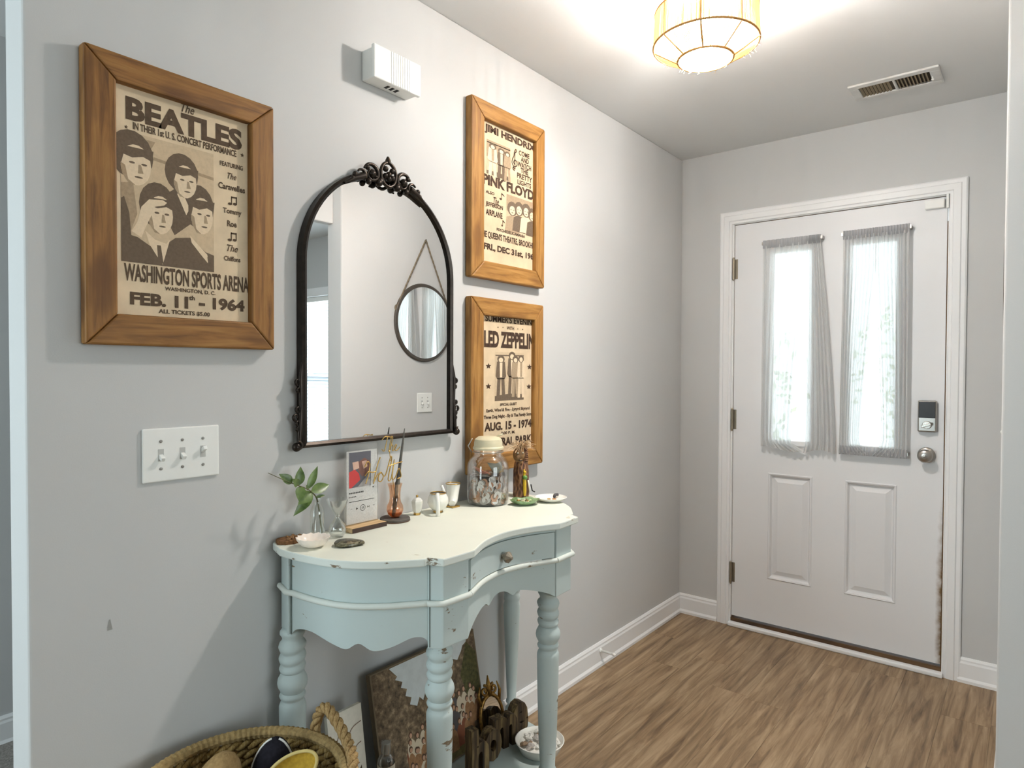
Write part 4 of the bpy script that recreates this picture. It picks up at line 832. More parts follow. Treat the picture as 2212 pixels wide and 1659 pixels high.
# gold script topper standing in the peach vase
t = thing('script_topper', 'gold script name topper standing in the peach vase', 'cake topper', (.050, -2.075, TZ+.02))
def strokes(name, S, y0_, y1_, z0_, z1_, r_, x=.062):
    for st_ in S: 
        pts = spline([(x, y0_+(y1_-y0_)*a, z0_+(z1_-z0_)*c) for a, c in st_], 6); b = B().tube(pts, r_, 6); yield b
S1 = [[(0, .80), (.18, 1), (.50, .93)], [(.30, .97), (.22, .5), (.12, .08), (.0, .2)], [(.36, .0), (.50, .9), (.58, .85), (.44, .12), (.52, .42), (.60, .34), (.57, .05), (.66, .10), (.80, .34), (.76, .42), (.70, .30), (.70, .08), (.82, .04), (1, .25)]]
S2 = [[(.0, .72), (.06, .90), (.13, .80), (.09, .40), (.02, .05)], [(.40, 1.02), (.34, .80), (.27, .40), (.22, .0)], [(.0, .36), (.08, .50), (.20, .46), (.29, .48)], [(.24, .10), (.32, .32), (.42, .42), (.36, .30), (.35, .10), (.42, .05), (.48, .22), (.43, .40), (.53, .26), (.68, .98), (.70, .80), (.61, .10), (.69, .10), (.78, .85), (.72, .12), (.80, .10), (.90, .46), (.95, .30), (.96, .10), (.86, .05)], [(.62, .62), (.80, .68), (1.0, .72)]]
for k, b in enumerate(strokes('w', S1, -2.125, -2.058, 1.072, 1.116, .0014)): b.obj('script_stroke', M_gold, t, smooth=0)
for k, b in enumerate(strokes('w', S2, -2.185, -2.050, .988, 1.058, .0017)): b.obj('script_stroke', M_gold, t, smooth=0)
B().tube([(.062, -2.098, 1.076), (.062, -2.094, 1.045)], .0012, 6).obj('script_stroke', M_gold, t, smooth=0)
B().tube([(.062, -2.088, 1.006), (.060, -2.078, .955), (.056, -2.072, TZ+.02)], .0012, 6).obj('stick', M_gold, t, smooth=0)
# coaster, vase, wand
o = thing('coaster', 'round dark slate coaster under the peach vase', 'coaster', (.056, -2.072, TZ))
lth(B(), [(.038, 0), (.043, .001), (.043, .008), (.041, .010)], .056, -2.072, TZ, 40).obj('slab', plain('dark_slate', C(98, 92, 86), .7, 0, .3, .2, 60, .3), o, smooth=30)
lth(B(), [(.0435, .001), (.0438, .002), (.0435, .003)], .056, -2.072, TZ, 40, cap0=False, cap1=False).obj('rim_line', plain('brown_cork_edge', C(96, 66, 46), .8), o, smooth=30)
zb = TZ+.010
o = thing('peach_vase', 'pink peach glass thistle vase on the slate coaster', 'vase', (.056, -2.072, zb))
hollow(B(), [(.012, 0), (.014, .002), (.021, .010), (.0245, .022), (.023, .034), (.0175, .044), (.0155, .055), (.016, .072), (.018, .086), (.0215, .097)], .056, -2.072, zb, 36, .0018).obj('glass_body', M_peach, o, smooth=50)
lth(B(), [(.0118, .003), (.0195, .010), (.0222, .018), (.0222, .0185)], .056, -2.072, zb, 28).obj('tinted_base', glassy('deep_peach_glass', (.95, .66, .42, 1), .05), o, smooth=50)
t = thing('wand', 'dark grey tapered wand with a knobbly handle, standing in the peach vase', 'wand', (.056, -2.075, zb+.004))
p0, p1 = Vector((.058, -2.080, zb+.004)), Vector((.052, -2.032, 1.133)); M_wand = plain('grey_carved_wood', C(104, 100, 92), .55, 0, .4, .25, 90, .3)
hp = [(0, .0045), (.05, .006), (.08, .0045), (.12, .007), (.16, .006), (.2, .0075), (.25, .006), (.29, .008), (.33, .0065), (.37, .0078), (.40, .0058)]
B().tube([p0.lerp(p1, a) for a, r_ in hp], [r_ for a, r_ in hp], 10).obj('handle', M_wand, t, smooth=50)
B().tube([p0.lerp(p1, a) for a in (.40, .5, .7, .9, 1)], [.0058, .0052, .0040, .0026, .0012], 10).obj('shaft', M_wand, t, smooth=50)
# three little white and gold china pieces
x, y = .050, -1.980
t = thing('china_jar', 'small white hexagonal china jar with a gold lid knob, beside the peach vase', 'jar', (x, y, TZ), 'white and gold china miniatures')
lth(B(), [(.008, .006), (.011, .010), (.0145, .030), (.0150, .036), (.012, .040)], x, y, TZ, 6).obj('body', M_china, t); lth(B(), [(.009, 0), (.0095, .003), (.0085, .006)], x, y, TZ, 6).obj('foot', M_gold, t)
ld = lth(B(), [(.0125, .040), (.010, .043), (.003, .046)], x, y, TZ, 6).obj('lid', M_china, t); B().sphere((x, y, TZ+.049), .0035, 10, 8).obj('knob', M_gold, ld, smooth=0)
x, y = .070, -1.912
t = thing('china_creamer', 'white china watering pot with a gold rim and big handle, middle of the miniatures', 'pot', (x, y, TZ), 'white and gold china miniatures')
lth(B(), [(.010, .004), (.018, .010), (.0245, .022), (.0235, .034), (.019, .042), (.0175, .044)], x, y, TZ, 28, cap1=False).obj('body', M_china, t, smooth=50); lth(B(), [(.011, 0), (.0115, .002), (.010, .005)], x, y, TZ, 24).obj('foot', M_gold, t, smooth=40)
B().tube([(x+.0178*math.cos(a*PI/14), y+.0178*math.sin(a*PI/14), TZ+.0445) for a in range(28)], .0012, 6, True).obj('rim', M_gold, t, smooth=0); lth(B(), [(.0165, .041), (.0168, .0415)], x, y, TZ, 24).obj('dark_inside', plain('dark_inside_pot', C(120, 112, 100), .6), t)
B().tube(spline([(x+.012, y-.012, TZ+.043), (x+.020, y-.022, TZ+.044), (x+.030, y-.030, TZ+.034), (x+.032, y-.032, TZ+.014), (x+.030, y-.030, TZ+.001)], 6), .0048, 10).obj('handle', M_china, t, smooth=0)
B().tube([(x-.004, y+.018, TZ+.024), (x-.004, y+.024, TZ+.042), (x-.008, y+.020, TZ+.058)], [.005, .004, .0035], 10).obj('spout', M_china, t, smooth=0)
x, y = .045, -1.822
t = thing('china_pitcher', 'small white china boot pitcher with a gold rim, nearest the coin jar', 'pitcher', (x, y, TZ), 'white and gold china miniatures')
B().tube([(x+.012, y-.014, TZ+.010), (x+.004, y-.004, TZ+.014), (x-.002, y+.002, TZ+.026), (x-.003, y+.005, TZ+.054)], [.008, .012, .0145, .0175], 16).obj('body', M_china, t, smooth=50)
B().tube([(x-.003+.0172*math.cos(a*PI/14), y+.005+.0172*math.sin(a*PI/14), TZ+.0545) for a in range(28)], .0012, 6, True).obj('rim', M_gold, t, smooth=0); B().box(x-.008, x+.018, y-.018, y+.008, TZ, TZ+.004).obj('foot', M_gold, t, bevel=.0015)
for o in COL.objects:
    if o.name in ('china_creamer', 'china_pitcher'): o.scale = (1.32,)*3
    if o.name == 'china_jar': o.scale = (1.15,)*3
# coin jar
x, y = .100, -1.712
t = thing('coin_jar', 'big clear glass jar half full of coins with a pale clamp lid', 'jar', (x, y, TZ))
JP = [(.056, 0), (.064, .003), (.068, .012), (.069, .030), (.069, .118), (.067, .132), (.060, .146), (.050, .154), (.047, .158), (.047, .176)]
hollow(B(), JP, x, y, TZ, 48, .003).obj('glass_body', M_glass, t, smooth=40)
M_lid = plain('cream_ceramic_lid', C(214, 204, 172), .45, 0, .4, .06)
ld = lth(B(), [(.0465, .177), (.050, .178), (.0505, .184), (.047, .188), (.0465, .200), (.044, .210), (.034, .218), (.004, .220)], x, y, TZ, 40).obj('lid', M_lid, t, smooth=35)
B().tube([(x+.0495*math.cos(a*PI/24), y+.0495*math.sin(a*PI/24), TZ+.170) for a in range(48)], .0016, 6, True).obj('clamp_wire', M_steel, t, smooth=0)
B().tube([(x-.03, y-.046, TZ+.168), (x-.038, y-.056, TZ+.190), (x-.028, y-.046, TZ+.214)], .0018, 6).obj('clamp_wire', M_steel, t, smooth=0); B().tube([(x+.02, y+.02, TZ+.219), (x+.036, y+.030, TZ+.226)], .003, 8).obj('lid_tab', M_lid, ld, smooth=0)
random.seed(21)
MC = [plain('coin_silver', C(206, 204, 198), .35, .3), plain('coin_worn_nickel', C(158, 152, 144), .4, .3), plain('coin_copper', C(178, 132, 100), .4, .3), plain('coin_dark_copper', C(120, 94, 74), .4, .3)]
cf = B(); lth(cf, [(.050, .006), (.0575, .010), (.058, .085), (.050, .090), (.01, .094)], x, y, TZ, 30)
for i, (vx, vy, vz) in enumerate(cf.v): cf.v[i] = (vx+random.uniform(-.002, .002), vy+random.uniform(-.002, .002), vz)
cn = NT('coin_pile'); v = cn.coords((1, 1, 1)); vo = cn.add('ShaderNodeTexVoronoi'); cn.link(v, vo.inputs['Vector']); vo.inputs['Scale'].default_value = 75; cn.col(cn.ramp(vo.outputs['Color'], [(.2, C(86, 74, 60)), (.5, C(140, 134, 126)), (.8, C(176, 150, 124))])); cn.bump(vo.outputs['Distance'], .8, .004); M_cn = cn.set(.4, .7)
o = stuff(cf.obj('coins', M_cn, None, (x, y, TZ+.006))); tag(o, 'heap of mixed coins filling the lower half of the glass jar', 'coins')
coin_me = {}
for i in range(230):
    m = random.choices(MC, (4, 3, 3, 2))[0]; r_ = random.choice((.0095, .0105, .0121)); key = (m.name, r_)
    top = i >= 195
    if top: a = random.uniform(0, 6.28); rr = .050*math.sqrt(random.random()); P = Vector((x+rr*math.cos(a), y+rr*math.sin(a), TZ+.0945+random.uniform(0, .004))); R_ = Matrix.Rotation(random.uniform(-.35, .35), 4, 'X')@Matrix.Rotation(random.uniform(-.35, .35), 4, 'Y')
    else:
        a = 2*PI*((i*0.618) % 1); zz = .014+.074*(((i*7) % 195)/195+.03*random.random()); P = Vector((x+.0622*math.cos(a), y+.0622*math.sin(a), TZ+zz)); R_ = Matrix.Rotation(a, 4, 'Z')@Matrix.Rotation(PI/2+random.uniform(-.10, .10), 4, 'Y')@Matrix.Rotation(random.uniform(-.10, .10), 4, 'X')
    if key not in coin_me:
        o = B().lathe([(r_*.97, -.0008), (r_, -.0005), (r_, .0005), (r_*.97, .0008), (r_*.88, .0006)], 18).obj('coin', m); coin_me[key] = o.data
    else: o = bpy.data.objects.new('coin', coin_me[key]); COL.objects.link(o)
    o.matrix_world = Matrix.Translation(P)@R_
    nm = m.name
    cn_ = {'coin_silver': 'bright silver', 'coin_worn_nickel': 'dull grey', 'coin_copper': 'copper', 'coin_dark_copper': 'dark brown'}[nm]
    pos = 'lying on top of the heap in the glass jar' if top else 'pressed against the inside of the glass jar'
    tag(o, cn_+' coin '+pos, 'coin', cn_+' coins '+pos)
b = B(); b.add([(x+.030, y-.040, TZ+.140), (x+.040, y-.022, TZ+.108), (x+.046, y-.002, TZ+.104), (x+.046, y+.018, TZ+.118), (x+.040, y+.020, TZ+.138), (x+.036, y-.006, TZ+.134)], [(0, 1, 2, 5), (5, 2, 3, 4)]); o = b.obj('folded_note', plain('grey_green_note', C(96, 98, 84), .6), None, (x+.04, y, TZ+.104), solid=.0012, flip=False); tag(o, 'folded dark grey note standing on the coins in the jar', 'note')
b = B(); b.add([(x-.02, y-.052, TZ+.126), (x+.01, y-.052, TZ+.118), (x+.034, y-.030, TZ+.104), (x-.006, y-.03, TZ+.100)], [(0, 1, 2, 3)]); o = b.obj('folded_note', plain('coral_note', C(214, 142, 112), .6), None, (x, y-.04, TZ+.1), solid=.0012, flip=False); tag(o, 'coral pink folded note on the coins in the jar', 'note')
o = thing('small_tin', 'small brass tin lying on the coins in the jar', 'tin', (x+.028, y+.014, TZ+.102)); B().box(x+.014, x+.042, y+.000, y+.030, TZ+.102, TZ+.116).obj('box', plain('brass_tin', C(176, 152, 96), .35, .8), o, bevel=.002); B().box(x+.013, x+.043, y-.001, y+.031, TZ+.116, TZ+.121).obj('lid', plain('pale_brass', C(206, 184, 128), .35, .8), o, bevel=.002)
# carved figure with straw hair
x, y = .112, -1.552
t = thing('carved_figure', 'carved brown wooden figure with straw hair and a bead necklace, behind the green dish', 'figurine', (x, y, TZ))
br = NT('carved_red_brown_wood'); v = br.coords((1, 1, .35)); vo = br.add('ShaderNodeTexVoronoi'); br.link(v, vo.inputs['Vector']); vo.inputs['Scale'].default_value = 150; br.col(br.ramp(vo.outputs['Distance'], [(.12, C(58, 32, 18)), (.40, C(92, 54, 30)), (.70, C(150, 108, 74))])); br.bump(vo.outputs['Distance'], .8, .004); M_br = br.set(.4)
b = lth(B(), [(.026, 0), (.028, .006), (.028, .05), (.027, .09), (.024, .115), (.020, .125)], x, y, TZ, 24); b.obj('body', M_br, t, smooth=40)
M_fc = plain('carved_tan_wood', C(142, 106, 66), .5, 0, .4, .25, 70, .4)
b = B().sphere((x+.004, y-.018, TZ+.146), .020, 18, 12, 1, 1.1, 1.25); b.sphere((x+.016, y-.036, TZ+.140), .008, 10, 8, .8, 1.3, 1); b.sphere((x+.016, y-.024, TZ+.126), .009, 10, 8, .8, 1, 1); hd = b.obj('head', M_fc, t, smooth=50)
for k in (-1, 1): B().sphere((x+.020+k*.004, y-.030+k*.009, TZ+.155), .0032, 10, 8).obj('eye', plain('white_painted_eye', C(198, 190, 170), .4) if k < 0 else bpy.data.materials['white_painted_eye'], hd, smooth=0)
B().tube([(x+.019, y-.038, TZ+.130), (x+.023, y-.030, TZ+.128), (x+.022, y-.022, TZ+.130)], .0016, 6).obj('mouth', M_dark, hd)
B().tube([(x+.012-.006*i/24, y+.004+.004*math.sin(i/8), TZ+.120+.052*i/24) for i in range(25)], [.0105+.0025*(i % 3 > 0) for i in range(25)], 12).obj('crest', M_br, t, smooth=40)
random.seed(8); b = B()
for i in range(150):
    a = random.uniform(-2.9, 2.9); p = Vector((x+.004, y-.002, TZ+.166)); d = Vector((math.cos(a)*.5, math.sin(a), random.uniform(.05, .9))); d.normalize(); L_ = random.uniform(.026, .062); e = p+d*L_+Vector((0, 0, -.012*L_/.05)); b.tube([p, p+d*L_*.55+Vector((0, 0, .003)), e], [.0013, .0011, .0005], 3, caps=False)
stuff(b.obj('straw_hair', plain('straw', C(206, 176, 138), .8, 0, .2, .15, 60), t))
M_y = plain('yellow_bead', C(222, 186, 44), .35); M_g = plain('green_bead', C(104, 150, 70), .35)
B().tube(spline([(x+.022, y-.012, TZ+.098), (x+.027, y-.015, TZ+.060), (x+.029, y-.016, TZ+.008)], 4), [.002, .003, .004, .0055, .006, .006, .006, .005, .004], 8).obj('yellow_tassel', M_y, t, smooth=0); B().sphere((x+.028, y-.014, TZ+.070), .0085, 12, 10).obj('green_bead', M_g, t, smooth=0); B().sphere((x+.026, y-.013, TZ+.088), .0055, 10, 8).obj('yellow_bead', M_y, t, smooth=0)
B().tube([(x+.032, y-.002, TZ+.060), (x+.034, y+.006, TZ+.018)], .003, 8).obj('white_quill', M_china, t, smooth=0); B().tube([(x+.020, y+.030, TZ+.040), (x+.024, y+.033, TZ+.018), (x+.032, y+.038, TZ+.014)], .0022, 6).obj('hanging_hook', M_dark, t, smooth=0)
# green dish with trinkets
x, y = .205, -1.652
gd = NT('green_glazed_ceramic'); v = gd.coords((1, 1, 1)); gd.col(gd.ramp(gd.noise(v, 30, 3), [(.35, C(86, 108, 58)), (.65, C(150, 178, 132))])); M_gd = gd.set(.15, 0, .6)
b = shell(B(), 0, 0, 0, .048, .017, 40, 6); b.xf(Matrix.Translation((x, y, TZ))@Matrix.Rotation(.9, 4, 'Z')@Matrix.Scale(.82, 4, (0, 1, 0)))
o = tag(b.obj('trinket_dish', M_gd, None, (x, y, TZ), smooth=50), 'green glazed leaf shaped dish holding small trinkets, beside the coin jar', 'dish')
random.seed(5); TM = [M_gold, plain('pale_green_stone', C(176, 196, 140), .3), plain('cream_pebble', C(220, 212, 186), .4), plain('olive_pebble', C(104, 104, 60), .4)]; TN = ['gold', 'pale green', 'cream', 'olive']
for i in range(24):
    a, r_ = random.uniform(0, 6.28), .026*math.sqrt(random.random()); m = i % 4; s_ = random.uniform(.0042, .0064)
    o = B().sphere((0, 0, 0), s_, 8, 6, 1, .8, .7).obj('trinket', TM[m], None, smooth=0); o.location = (x+r_*math.cos(a), y+r_*math.sin(a)*.8, TZ+.0065+s_*.5+random.uniform(0, .003)); o.rotation_euler = (0, 0, a)
    tag(o, 'tiny '+TN[m]+' trinket in the green dish', 'trinket', TN[m]+' trinkets in the green dish')
# saucer with jewellery
x, y = .238, -1.553
o = tag(lth(B(), [(.026, 0), (.030, .002), (.046, .007), (.0525, .013), (.054, .014), (.052, .015), (.044, .009), (.028, .0045), (.002, .004)], x, y, TZ, 44).obj('saucer', M_china, None, (x, y, TZ), smooth=50), 'round white china saucer at the right end of the table top', 'saucer')
b = B(); b.tube(spline([(x+.004, y+.016, TZ+.013), (x-.002, y+.028, TZ+.0165), (x+.002, y+.040, TZ+.016)], 5), [.005]*11, 10); o = tag(b.obj('hair_clip', plain('dark_tortoise_clip', C(72, 68, 70), .25), None, (x, y+.028, TZ+.008), smooth=0), 'dark tortoiseshell hair clip on the white saucer', 'hair clip')
for k, (dx, dy, r_) in enumerate(((.016, -.026, .0055), (.006, -.018, .005), (.012, .004, .006), (-.004, -.004, .005), (.020, -.010, .0045))):
    o = B().tube([(x+dx+r_*math.cos(a*PI/10), y+dy+r_*math.sin(a*PI/10), TZ+.0075) for a in range(20)], .0012, 6, True).obj('ring', M_gold if k != 2 else plain('amber_ring', C(206, 132, 54), .3), None, (x+dx, y+dy, TZ+.006), smooth=0)
    tag(o, 'amber ring on the white saucer' if k == 2 else 'gold ring lying on the white saucer', 'ring', None if k == 2 else 'gold rings on the saucer')

# ------------------------------------------------------------------ on the lower shelf
ZS = .100
# family photo canvas
def lean(y0_, y1_, zt, xb, xt, th):      # quad standing on the shelf, leaning back to the wall; returns mapper (u right, v up, depth)
    L_ = zt-ZS; ang = math.atan2(xb-xt, L_)
    def mp(u, v_, d=0.0): return (xb-(xb-xt)*v_+d*math.cos(ang), y0_+(y1_-y0_)*u, ZS+th*math.sin(ang)+(L_-th*math.sin(ang))*v_+d*math.sin(ang))
    return mp
def slab(b, mp, th):
    vs = [mp(u, v_, d) for d in (-th, 0) for u, v_ in ((0, 0), (1, 0), (1, 1), (0, 1))]; return b.add(vs, [(0, 3, 2, 1), (4, 5, 6, 7), (0, 1, 5, 4), (1, 2, 6, 5), (2, 3, 7, 6), (3, 0, 4, 7)])
mp = lean(-2.160, -1.728, .448, .118, .050, .018)
t = thing('photo_canvas', 'large canvas photo of a group of people under trees, leaning on the lower shelf', 'canvas print', (.1, -1.944, ZS))
cv = slab(B(), mp, .018).obj('canvas', plain('dark_canvas_wrap', C(122, 106, 84), .8), t)
b = B()
def pp_(pts, L_): return [mp(p[0], p[1], .0004+.0002*L_) for p in pts]
b.cur = 0; b.poly(pp_([(0.012, 0.01), (.988, .01), (.988, .99), (.012, .99)], 0)); b.cur = 1; b.poly(pp_([(.16, .985), (.22, .90), (.20, .88), (.26, .84), (.24, .80), (.29, .77), (.27, .72), (.32, .69), (.30, .64), (.36, .60), (.39, .66), (.42, .62), (.46, .70), (.49, .68), (.52, .78), (.56, .76), (.60, .80), (.68, .79), (.74, .83), (.79, .80), (.84, .86), (.86, .90), (.90, .92), (.92, .985)], 1))
b.cur = 2; b.poly(pp_([(.80, .66), (.90, .92), (.988, .80), (.988, .30), (.86, .4)], 2)); b.cur = 4; b.poly(pp_([(.02, .02), (.98, .02), (.98, .16), (.7, .10), (.4, .18), (.02, .12)], 2))
random.seed(15)
for i in range(44):
    row = i // 15; u = .24+.72*(i % 15)/15+random.uniform(-.02, .02); v_ = (.50, .40, .28)[row]+random.uniform(-.03, .03)
    if u < .5: v_ -= .14-.10*(u-.24)
    w_ = random.uniform(.024, .034); h_ = random.uniform(.13, .19); L0 = 3+row*2.2
    b.cur = random.choice((3, 5, 6, 3, 8)); b.poly(pp_([(u-w_*1.1, v_-h_), (u+w_*1.1, v_-h_), (u+w_*1.2, v_-h_*.5), (u+w_*.95, v_-.035), (u+w_*.3, v_-.008), (u-w_*.3, v_-.008), (u-w_*.95, v_-.035), (u-w_*1.2, v_-h_*.5)], L0+(i % 5)*.3))
    b.cur = 9; b.poly(pp_([(u+.017*math.cos(a*PI/5), v_+.024+.027*math.sin(a*PI/5)) for a in range(10)], L0+1.6)); b.cur = 7; b.poly(pp_([(u+.003+.012*math.cos(a*PI/5), v_+.017+.019*math.sin(a*PI/5)) for a in range(10)], L0+1.8))
nz = NT('photo_dark_trees'); v = nz.coords((1, 1, 1)); nz.col(nz.ramp(nz.noise(v, 55, 6, .65), [(.35, C(62, 50, 34)), (.55, C(118, 98, 74)), (.70, C(166, 144, 114))])); nz = nz.set(.6)
b.obj('photo_print', [nz, plain('photo_pale_sky', C(206, 212, 212), .6), plain('photo_green_trees', C(92, 90, 54), .6, 0, .3, .3, 90), plain('photo_tan_clothes', C(160, 118, 82), .6, 0, .3, .15, 120), plain('photo_olive_grass', C(112, 100, 62), .6, 0, .3, .2, 80), plain('photo_rust_clothes', C(132, 76, 50), .6), plain('photo_cream_clothes', C(206, 190, 164), .6), plain('photo_faces', C(190, 148, 120), .6), plain('photo_navy_clothes', C(84, 78, 78), .6), plain('photo_dark_hair', C(84, 60, 42), .6)], cv, flip=False)
# white line drawing canvas
mp = lean(-2.335, -2.228, .416, .145, .098, .012)
t = thing('drawing_canvas', 'narrow white canvas with a fine flower line drawing, leaning beside the basket', 'canvas print', (.12, -2.28, ZS)); cv = slab(B(), mp, .012).obj('canvas', plain('white_canvas', C(226, 220, 206), .8, 0, .2, .05, 60), t)
b = B(); b.poly([mp(p[0], p[1], .0005) for p in ((.02, .0), (.86, .0), (.86, .52), (.60, .40), (.30, .2), (.02, .16))]); b.obj('dark_corner', plain('drawing_dark_wash', C(92, 74, 58), .8, 0, .2, .2, 60), cv, flip=False)
for S_ in ([(.95, .86), (.7, .84), (.55, .78), (.5, .66), (.3, .56)], [(.9, .70), (.75, .68), (.7, .60), (.8, .54)], [(.2, .92), (.28, .84), (.2, .76), (.32, .68)]):
    B().tube([mp(p[0], p[1], .0008) for p in spline([(a, c, 0) for a, c in S_], 5)], .0012, 5).obj('drawn_line', plain('drawing_ink', C(150, 128, 110), .8) if 'drawing_ink' not in bpy.data.materials else bpy.data.materials['drawing_ink'], cv)
# bottle
x, y = .150, -2.185
t = thing('small_bottle', 'small clear bottle with a white label, in front of the canvas photo', 'bottle', (x, y, ZS)); hollow(B(), [(.021, 0), (.023, .004), (.023, .160), (.019, .170), (.0135, .176), (.0130, .206), (.0140, .210)], x, y, ZS, 28, .0016).obj('glass_body', M_glass, t, smooth=40)
lth(B(), [(.0234, .02), (.0236, .021), (.0236, .152), (.0234, .153)], x, y, ZS, 28, cap0=False, cap1=False).obj('label_band', plain('cream_label', C(222, 212, 192), .7), t, smooth=40); lth(B(), [(.0116, .180), (.0116, .208)], x, y, ZS, 16).obj('stopper', plain('grey_stopper', C(168, 164, 156), .4), t, smooth=40)
# gilt oval mirror
t = thing('oval_mirror', 'small gilt oval mirror with an ornate crest, against the photo canvas behind wooden letters', 'mirror', (.13, -1.730, ZS))
Mx = Matrix.Translation((.143, -1.7275, ZS+.004))@Matrix.Rotation(-.22, 4, 'Z')@Matrix.Rotation(-.19, 4, 'Y'); k_ = lambda a: (.0, .044*math.cos(a), .072+.072*math.sin(a))
M_ag = plain('antique_gilt', C(168, 128, 66), .35, .8, .5, .3, 120); B().tube([k_(i*PI/24) for i in range(48)], .0065, 8, True).xf(Mx).obj('frame', M_ag, t, smooth=0)
B().poly([(.001, .040*math.cos(i*PI/16), .072+.068*math.sin(i*PI/16)) for i in range(32)]).xf(Mx).obj('mirror_glass', M_mirror, t, solid=.002)
for k in (-1, 1): b = B(); p = [(0, k*.018+.016*(1-.8*i/20)*math.cos(k*(i*.45)+PI/2), .160+.018*(1-.8*i/20)*math.sin(i*.45+PI/2)) for i in range(21)]; b.tube(p, .0045, 6); b.xf(Mx).obj('crest_scroll', M_ag, t, smooth=0)
B().tube([(0, 0, .142), (0, 0, .175), (0, 0, .205)], [.010, .008, .002], 8).xf(Mx).obj('crest_finial', M_ag, t, smooth=0)
for k in (-1, 1): B().tube([(0, k*.036, .12), (0, k*.043, .150), (0, k*.034, .178)], [.006, .005, .002], 8).xf(Mx).obj('crest_leaf', M_ag, t, smooth=0)
# word sign: home
t = thing('word_sign', 'dark weathered wooden letters spelling home, on the lower shelf', 'word sign', (.18, -1.76, ZS)); M_wd = wood('weathered_dark_wood', C(34, 26, 20), C(74, 58, 40), C(146, 124, 84), 'z', 1.5, .75, False, .4, False)
for ch, x, y, w_, h_, rz in (('h', .205, -1.880, .066, .140, -.15), ('o', .190, -1.803, .066, .098, -.2), ('m', .176, -1.722, .092, .102, -.25), ('e', .160, -1.628, .066, .104, -.2)):
    b = B(); vs, fs = text_raw(ch, .045, 0); x0 = min(q[0] for q in vs); x1 = max(q[0] for q in vs); y0_ = min(q[1] for q in vs); y1_ = max(q[1] for q in vs)
    P = [((q[0]-x0)/(x1-x0)*w_-w_/2, (q[1]-y0_)/(y1_-y0_)*h_) for q in vs]; n = len(P); th = .034
    from collections import Counter
    ed = Counter(tuple(sorted((f[i], f[(i+1) % len(f)]))) for f in fs for i in range(len(f))); dirn = [(f[i], f[(i+1) % len(f)]) for f in fs for i in range(len(f)) if ed[tuple(sorted((f[i], f[(i+1) % len(f)])))] == 1]
    V = [(th/2, p[0], p[1]) for p in P]+[(-th/2, p[0], p[1]) for p in P]; Fc = [tuple(f) for f in fs]+[tuple(reversed([i+n for i in f])) for f in fs]+[(a, a+n, c+n, c) for a, c in dirn]
    b.add(V, Fc).xf(Matrix.Translation((x, y, ZS))@Matrix.Rotation(rz, 4, 'Z')); b.obj('letter', M_wd, t, flip=False)
# white dish of stones
x, y = .284, -1.672
t = thing('pebble_bowl', 'round white bowl filled with pale stone chips, behind the right front leg', 'bowl', (x, y, ZS)); lth(B(), [(.054, 0), (.062, .004), (.076, .032), (.0785, .037), (.076, .038), (.072, .032), (.066, .024), (.002, .022)], x, y, ZS, 44).obj('bowl', M_china, t, smooth=40)
random.seed(31); SM = [plain('white_stone_chip', C(226, 222, 214), .6, 0, .3, .1, 80), plain('brown_stone_chip', C(158, 132, 106), .6, 0, .3, .2, 80), plain('grey_stone_chip', C(186, 178, 170), .6, 0, .3, .15, 80)]; SN = ['white', 'brown', 'grey']
for i in range(40):
    a, r_ = random.uniform(0, 6.28), .060*math.sqrt(random.random()); m = random.choice((0, 0, 1, 2)); b = B().sphere((0, 0, 0), random.uniform(.008, .013), 7, 5, 1, .8, .5)
    for k, q in enumerate(b.v): b.v[k] = tuple(c+random.uniform(-.0018, .0018) for c in q)
    o = b.obj('stone_chip', SM[m], None); o.location = (x+r_*math.cos(a), y+r_*math.sin(a), ZS+.030+random.uniform(0, .005)); o.rotation_euler = (random.uniform(-.4, .4), random.uniform(-.4, .4), a); tag(o, SN[m]+' stone chip in the round white bowl', 'stone', SN[m]+' stone chips in the bowl')

# ------------------------------------------------------------------ seagrass basket and its contents
BX, BY, BR, BZ = .262, -2.655, .205, .470
t = thing('seagrass_basket', 'round woven seagrass basket on the floor, left of the console table', 'basket', (BX, BY, 0))
M_sg = wood('seagrass', C(92, 70, 30), C(142, 114, 62), C(184, 160, 112), 'z', 5, .85, False, .5, False); M_sg2 = plain('seagrass_rim', C(168, 142, 96), .85, 0, .2, .2, 120, .5)
random.seed(6); zz = .012; k = 0
while zz < BZ-.020:
    r_ = BR-.03+.03*min(1, zz/.20); b = B(); turns = 26; N = 26*6
    for s_ in (0, PI):
        b.tube([(BX+(r_+.0055*math.cos(turns*a*2*PI/N+s_+k))*math.cos(a*2*PI/N), BY+(r_+.0055*math.cos(turns*a*2*PI/N+s_+k))*math.sin(a*2*PI/N), zz+.0062*math.sin(turns*a*2*PI/N+s_+k)) for a in range(N)], .0068, 6, True)
    b.obj('coil', M_sg, t, smooth=0); zz += .0205; k += 1.1
b = B(); N = 220
b.tube([(BX+BR*math.cos(a*2*PI/N), BY+BR*math.sin(a*2*PI/N), BZ-.004) for a in range(N)], [.0115+.0018*(a % 2) for a in range(N)], 8, True).obj('rim_binding', M_sg2, t)
lth(B(), [(BR-.035, .004), (BR-.035, .010)], BX, BY, 0, 40).obj('base', M_sg, t)
def braid(pts, r_, nm):
    P = spline(pts, 14); b = B()
    for s_ in (0, 2*PI/3, 4*PI/3):
        Q = []
        for i, p in enumerate(P):
            d = (P[min(i+1, len(P)-1)]-P[max(i-1, 0)]).normalized(); n_ = d.cross(Vector((0, 0, 1))); n_ = n_.normalized() if n_.length > .01 else Vector((1, 0, 0)); m_ = d.cross(n_); a = i*.42+s_; Q.append(p+n_*math.cos(a)*r_+m_*math.sin(a)*r_)
        b.tube(Q, r_*.98, 6)
    return b.obj(nm, M_rope, t, smooth=0)
